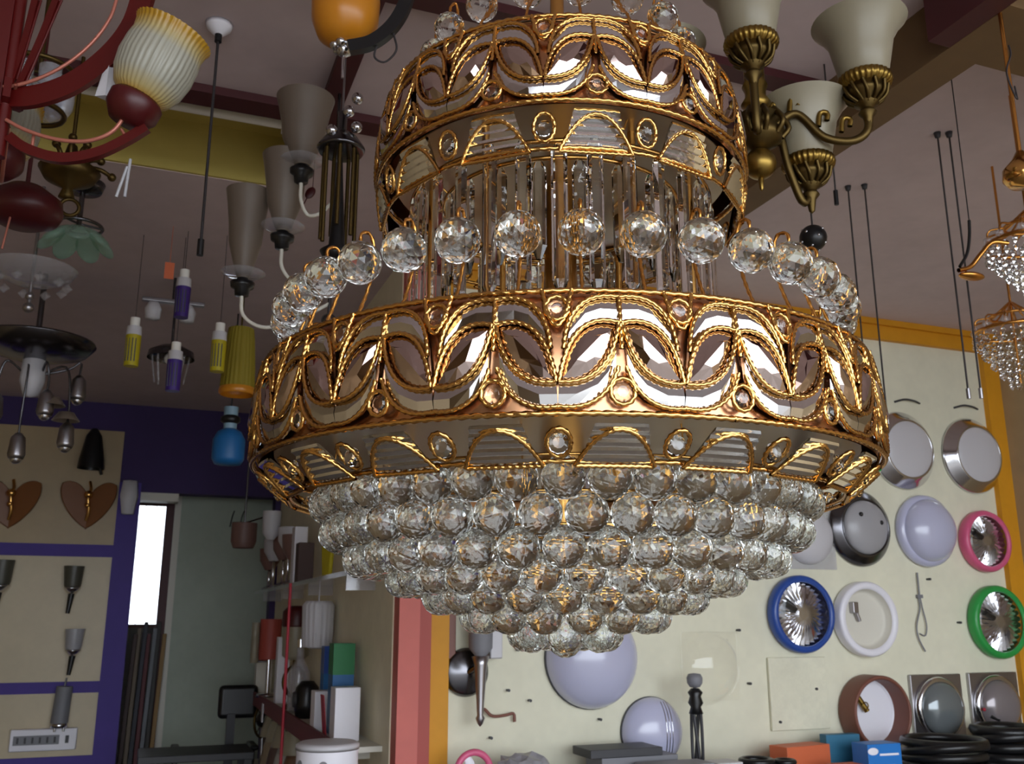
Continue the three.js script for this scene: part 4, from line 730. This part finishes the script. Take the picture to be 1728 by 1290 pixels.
{
  const t = thing('drum_pendant', 'brown drum shade with white glass cups hanging above the upper shelf', 'pendant lamp', [0.56, 0.5, -5.98]);
  part(t, 'drum', [lathe([[0.06, -0.09], [0.075, -0.05], [0.075, 0.06], [0.07, 0.06], [0.07, -0.05], [0, -0.085]], 26)], std('#6e5048', 0.5));
  part(t, 'glass_cup', [lathe([[0.02, -0.07], [0.05, -0.03], [0.055, 0.1], [0.05, 0.1], [0, -0.06]], 22).translate(0.14, 0.02, 0.16)], M.frost);
  part(t, 'frame', [rod(V(0, -0.05, 0), V(0, CE - 0.5, 0), 0.006), rod(V(0, 0.06, 0), V(0.14, 0.1, 0.16), 0.005), rod(V(-0.07, 0.06, 0), V(0.07, 0.06, 0), 0.004)], M.darkChrome);
}
for (let i = 0; i < 6; i++) single('yellow_tube', ['first', 'second', 'third', 'fourth', 'fifth', 'sixth'][i] + ' yellow tube of the fan on the upper shelf, counted from the far end', 'tube', [rod(V(0, 0, 0), V(0, 0.15, 0), 0.011, 10).rotateX((i - 2.5) * 0.12)], M.yellow, [0.78, 0.19, -4.42 + i * 0.026], 'fanned yellow tubes');
single('ribbed_jar', 'white ribbed glass jar hanging under the upper shelf', 'jar', [flutedBell([[0.03, 0], [0.07, 0.01], [0.075, 0.2], [0.06, 0.22]], 18, 0.03), rod(V(0, 0.2, 0), V(0, 0.3, 0), 0.004)], M.frost, [0.81, -0.14, -4.7]);
{
  const t = thing('printed_canister', 'white canister with grey printed marks on the stool before the pink pillar', 'canister', [0.62, -0.75, -3.3]);
  part(t, 'body', [rod(V(0, 0, 0), V(0, 0.34, 0), 0.1, 32)], M.white);
  part(t, 'lid', [lathe([[0, 0.36], [0.09, 0.358], [0.103, 0.35], [0.103, 0.335], [0, 0.335]], 32)], M.frost);
  for (const [a, y] of [[-0.9, 0.25], [-0.5, 0.25], [-1.2, 0.29], [-0.3, 0.29], [-0.7, 0.2]]) part(t, 'printed_mark', [new THREE.SphereGeometry(0.016, 10, 8).scale(1, 1.2, 0.12).translate(0, 0, 0.1).rotateY(a).translate(0, y, 0)], M.grey);
}
{
  const t = thing('desk_fan', 'dark grilled desk fan at the far end of the lowest shelf', 'fan', [0.78, -0.908, -6.3]);
  part(t, 'cage', [new THREE.TorusGeometry(0.1, 0.008, 8, 30).rotateY(0.9).translate(0, 0.3, 0), ...Array.from({ length: 8 }, (_, i) => rod(V(0, 0, 0), V(0.1 * Math.cos(i * 0.785), 0.1 * Math.sin(i * 0.785), 0.0), 0.003, 5).rotateY(0.9).translate(0, 0.3, 0))], M.darkBrass);
  part(t, 'motor', [ball(0.045, 0, 0.3, 0)], M.black);
  part(t, 'stand', [rod(V(0, 0, 0), V(0, 0.26, 0), 0.015, 10), lathe([[0, 0], [0.08, 0], [0.07, 0.02], [0, 0.025]])], M.satin);
}
[[-5.9, '#8d7c66', 'tan'], [-5.65, '#5c4640', 'brown'], [-5.4, '#a8a39c', 'pale grey'], [-5.1, '#70503c', 'rust brown']].forEach(([z, c, n], i) => { const t = thing('vase_lamp', n + ' vase lamp on the lowest side shelf', 'lamp', [0.79, -0.908, z]); part(t, 'vase', [lathe([[0, 0], [0.05, 0], [0.075, 0.08], [0.05, 0.2], [0.03, 0.26], [0, 0.26]], 24)], std(c, 0.4)); part(t, 'shade', [lathe([[0.075, 0.25], [0.05, 0.36], [0.047, 0.36], [0.072, 0.25]], 24)], M.ivoryShade); part(t, 'harp', [rod(V(0, 0.25, 0), V(0, 0.36, 0), 0.004, 6), rod(V(-0.05, 0.355, 0), V(0.05, 0.355, 0), 0.003, 6)], M.chrome); });

// ---------------------------------------------------------------- counter under the lamp wall
const CY = -0.6;
{
  const t = thing('shop_counter', 'long grey counter under the lamp wall', 'counter', [2.55, -EYE, -3.33]);
  part(t, 'top', [box(2.9, 0.04, 0.5, 0, 0.88, 0, 0.006)], M.grey);
  part(t, 'front', [box(2.8, 0.86, 0.02, 0, 0.43, 0.2)], M.cream);
  for (const x of [-1.39, 1.39]) part(t, 'side', [box(0.02, 0.86, 0.42, x, 0.43, -0.01)], M.cream);
}
const onC = (x, z) => [x, CY, z];
{
  const t = thing('pink_fan', 'small pink rimmed toy fan at the counter end by the ochre trim', 'fan', onC(1.16, -3.4));
  part(t, 'rim', [new THREE.TorusGeometry(0.062, 0.012, 10, 32).translate(0, 0.075, 0)], M.pinkRing);
  part(t, 'blades', [0, 1, 2].map((i) => new THREE.SphereGeometry(0.03, 12, 8).scale(1, 0.55, 0.15).translate(0.03, 0, 0).rotateZ(i * 2.094).translate(0, 0.075, 0)), M.white);
  part(t, 'foot', [box(0.07, 0.012, 0.05, 0, 0.006, 0, 0.004)], M.pinkRing);
}
{
  const g = new THREE.IcosahedronGeometry(0.085, 3); const p = g.attributes.position;
  for (let i = 0; i < p.count; i++) { const v = V().fromBufferAttribute(p, i), n = 1 + 0.18 * Math.sin(v.x * 90 + v.y * 60) * Math.cos(v.z * 80) + 0.1 * Math.sin(v.y * 150); p.setXYZ(i, v.x * n * 1.2, Math.max(-0.06, v.y * n * 0.8), v.z * n); }
  g.computeVertexNormals();
  single('crumpled_bag', 'crumpled translucent grey plastic bag on the counter', 'bag', [g], phys('#b0aeb4', { roughness: 0.25, transmission: 0.4, thickness: 0 }), [1.35, CY + 0.06, -3.4]);
}
carton('small white carton lying beside the crumpled bag', 1.53, CY, -3.3, 0.12, 0.06, 0.12, M.white);
carton('wide dark grey carton under the big opal dome', 1.8, CY, -3.42, 0.32, 0.1, 0.14, M.grey);
carton('flat charcoal carton lid on the dark grey carton', 1.74, CY + 0.1, -3.42, 0.3, 0.03, 0.16, M.darkGrey);
carton('long light grey carton beneath the striped dome', 1.89, CY, -3.26, 0.27, 0.085, 0.12, std('#8f8f96', 0.5));
carton('silver white carton right of the dark post lamp', 2.1, CY, -3.26, 0.11, 0.08, 0.1, M.frost);
{
  const t = thing('post_lamp', 'dark carved post lamp standing on the counter before the cream wall', 'lamp', onC(2.09, -3.42));
  part(t, 'base', [lathe([[0, 0], [0.06, 0], [0.055, 0.015], [0.02, 0.03], [0, 0.03]], 24)], M.black);
  for (let i = 0; i < 4; i++) part(t, 'shaft_rod', [tube([0, 1, 2, 3, 4].map((k) => V(0.02 * Math.cos(i * 1.57 + k * 0.25), 0.02 + k * 0.055, 0.02 * Math.sin(i * 1.57 + k * 0.25))), 0.007, 16, 6)], M.darkGrey);
  part(t, 'collar', [lathe([[0, 0.23], [0.028, 0.235], [0.02, 0.26], [0.03, 0.275], [0.022, 0.3], [0.03, 0.315], [0.016, 0.33], [0, 0.33]], 20)], M.black);
  part(t, 'head', [lathe([[0, 0.33], [0.02, 0.335], [0.03, 0.35], [0.032, 0.37], [0.024, 0.385], [0, 0.388]], 20)], M.grey);
}
const coil = (label, x, z, R, r, n, y = 0) => { const t = thing('cable_coil', label, 'cable', [x, CY + y, z]); for (let i = 0; i < n; i++) part(t, 'loop', [new THREE.TorusGeometry(R * (1 - 0.03 * (i % 2)), r, 8, 30).rotateX(Math.PI / 2 - 0.08 * (i % 3)).translate(0.004 * i, r + i * r * 1.6, 0)], M.black); return t; };
coil('small black cable coil right of the silver carton', 2.25, -3.28, 0.06, 0.012, 4);
coil('tiny black cable coil beside the orange carton', 2.365, -3.26, 0.035, 0.011, 4);
coil('large black cable coil under the square steel lamps', 3.15, -3.25, 0.16, 0.018, 4);
coil('black corrugated hose coil in the counter corner', 3.57, -3.32, 0.13, 0.022, 4);
carton('red orange flat carton leaning on the counter', 2.57, CY, -3.42, 0.24, 0.1, 0.1, M.orange, null, 0.15);
carton('teal blue carton behind the orange one', 2.79, CY, -3.44, 0.16, 0.13, 0.05, std('#2f6f8e', 0.5), null, -0.1);
carton('small orange carton in front of the blue box', 2.62, CY, -3.2, 0.13, 0.05, 0.1, M.orange, null, 0);
{
  const t = carton('bright blue carton with white print on the counter', 2.82, CY, -3.26, 0.16, 0.115, 0.1, std('#1c74c4', 0.4), null, -0.05);
  part(t, 'printed_mark', [new THREE.SphereGeometry(0.02, 12, 8).scale(1.3, 0.7, 0.06).translate(-0.055, 0.088, 0.05)], M.white);
  part(t, 'printed_line', [box(0.09, 0.008, 0.002, 0.02, 0.075, 0.0505), box(0.1, 0.014, 0.002, -0.005, 0.03, 0.0505)], M.white);
}
{
  const t = thing('low_stool', 'dark round stool carrying the white canister', 'stool', [0.62, -EYE, -3.3]);
  part(t, 'seat', [lathe([[0, 0.712], [0.13, 0.712], [0.14, 0.72], [0.14, 0.742], [0.13, 0.749], [0, 0.749]], 32)], M.darkGrey);
  for (let i = 0; i < 4; i++) part(t, 'leg', [rod(V(0.13 * Math.cos(i * 1.571), 0, 0.13 * Math.sin(i * 1.571)), V(0.09 * Math.cos(i * 1.571), 0.715, 0.09 * Math.sin(i * 1.571)), 0.012, 10)], M.black);
}
// small stock on the side shelves
carton('tall slim white carton between terracotta lamp and cream lantern', 0.8, SY, -5.75, 0.07, 0.36, 0.08, M.white);
carton('cream carton at the far end of the display shelf', 0.8, SY, -6.62, 0.1, 0.3, 0.1, M.offWhite);
single('white_tag', 'small white price tag hanging on the display shelf edge', 'tag', [box(0.004, 0.1, 0.06, 0, -0.02, 0)], M.white, [0.722, -0.51, -5.9]);
{
  const t = thing('black_speaker', 'small black round speaker on the shelf behind the red pole', 'speaker', [0.8, SY, -4.85]);
  part(t, 'body', [lathe([[0, 0], [0.05, 0], [0.062, 0.06], [0.055, 0.14], [0.03, 0.17], [0, 0.17]], 24)], M.black);
  part(t, 'cone', [new THREE.CylinderGeometry(0.035, 0.04, 0.012, 20).rotateZ(Math.PI / 2).translate(-0.06, 0.085, 0)], M.darkGrey);
}
carton('white carton standing upright on the upper shelf near the brown shades', 0.79, 0.182, -5.28, 0.07, 0.3, 0.1, M.white);
carton('dark brown carton on the upper shelf beside the white one', 0.79, 0.182, -5.08, 0.08, 0.2, 0.1, std('#4a3430', 0.6));
{
  const t = thing('glass_bottle_lamp', 'clear bottle shaped glass lamp on the display shelf by the cream lantern', 'lamp', [0.8, SY, -5.12]);
  part(t, 'bottle', [lathe([[0, 0], [0.05, 0], [0.055, 0.02], [0.055, 0.2], [0.02, 0.26], [0.018, 0.32], [0.014, 0.32], [0.016, 0.25], [0.05, 0.19], [0.05, 0.02], [0, 0.01]], 24)], M.ribGlass);
  part(t, 'cap', [rod(V(0, 0.32, 0), V(0, 0.36, 0), 0.022, 14)], M.chrome);
}
for (const [x, l] of [[0.6, 'left'], [0.67, 'right']]) single('wire_hook', l + ' of two small dark wire hooks on the grey green partition', 'hook', [tube([V(0.012, 0.06, 0.006), V(0.0, 0.02, 0.014), V(-0.014, -0.06, 0.012)], 0.005, 12, 6)], M.black, [x, 0.72, -7.4]);

renderer.render(scene, camera);
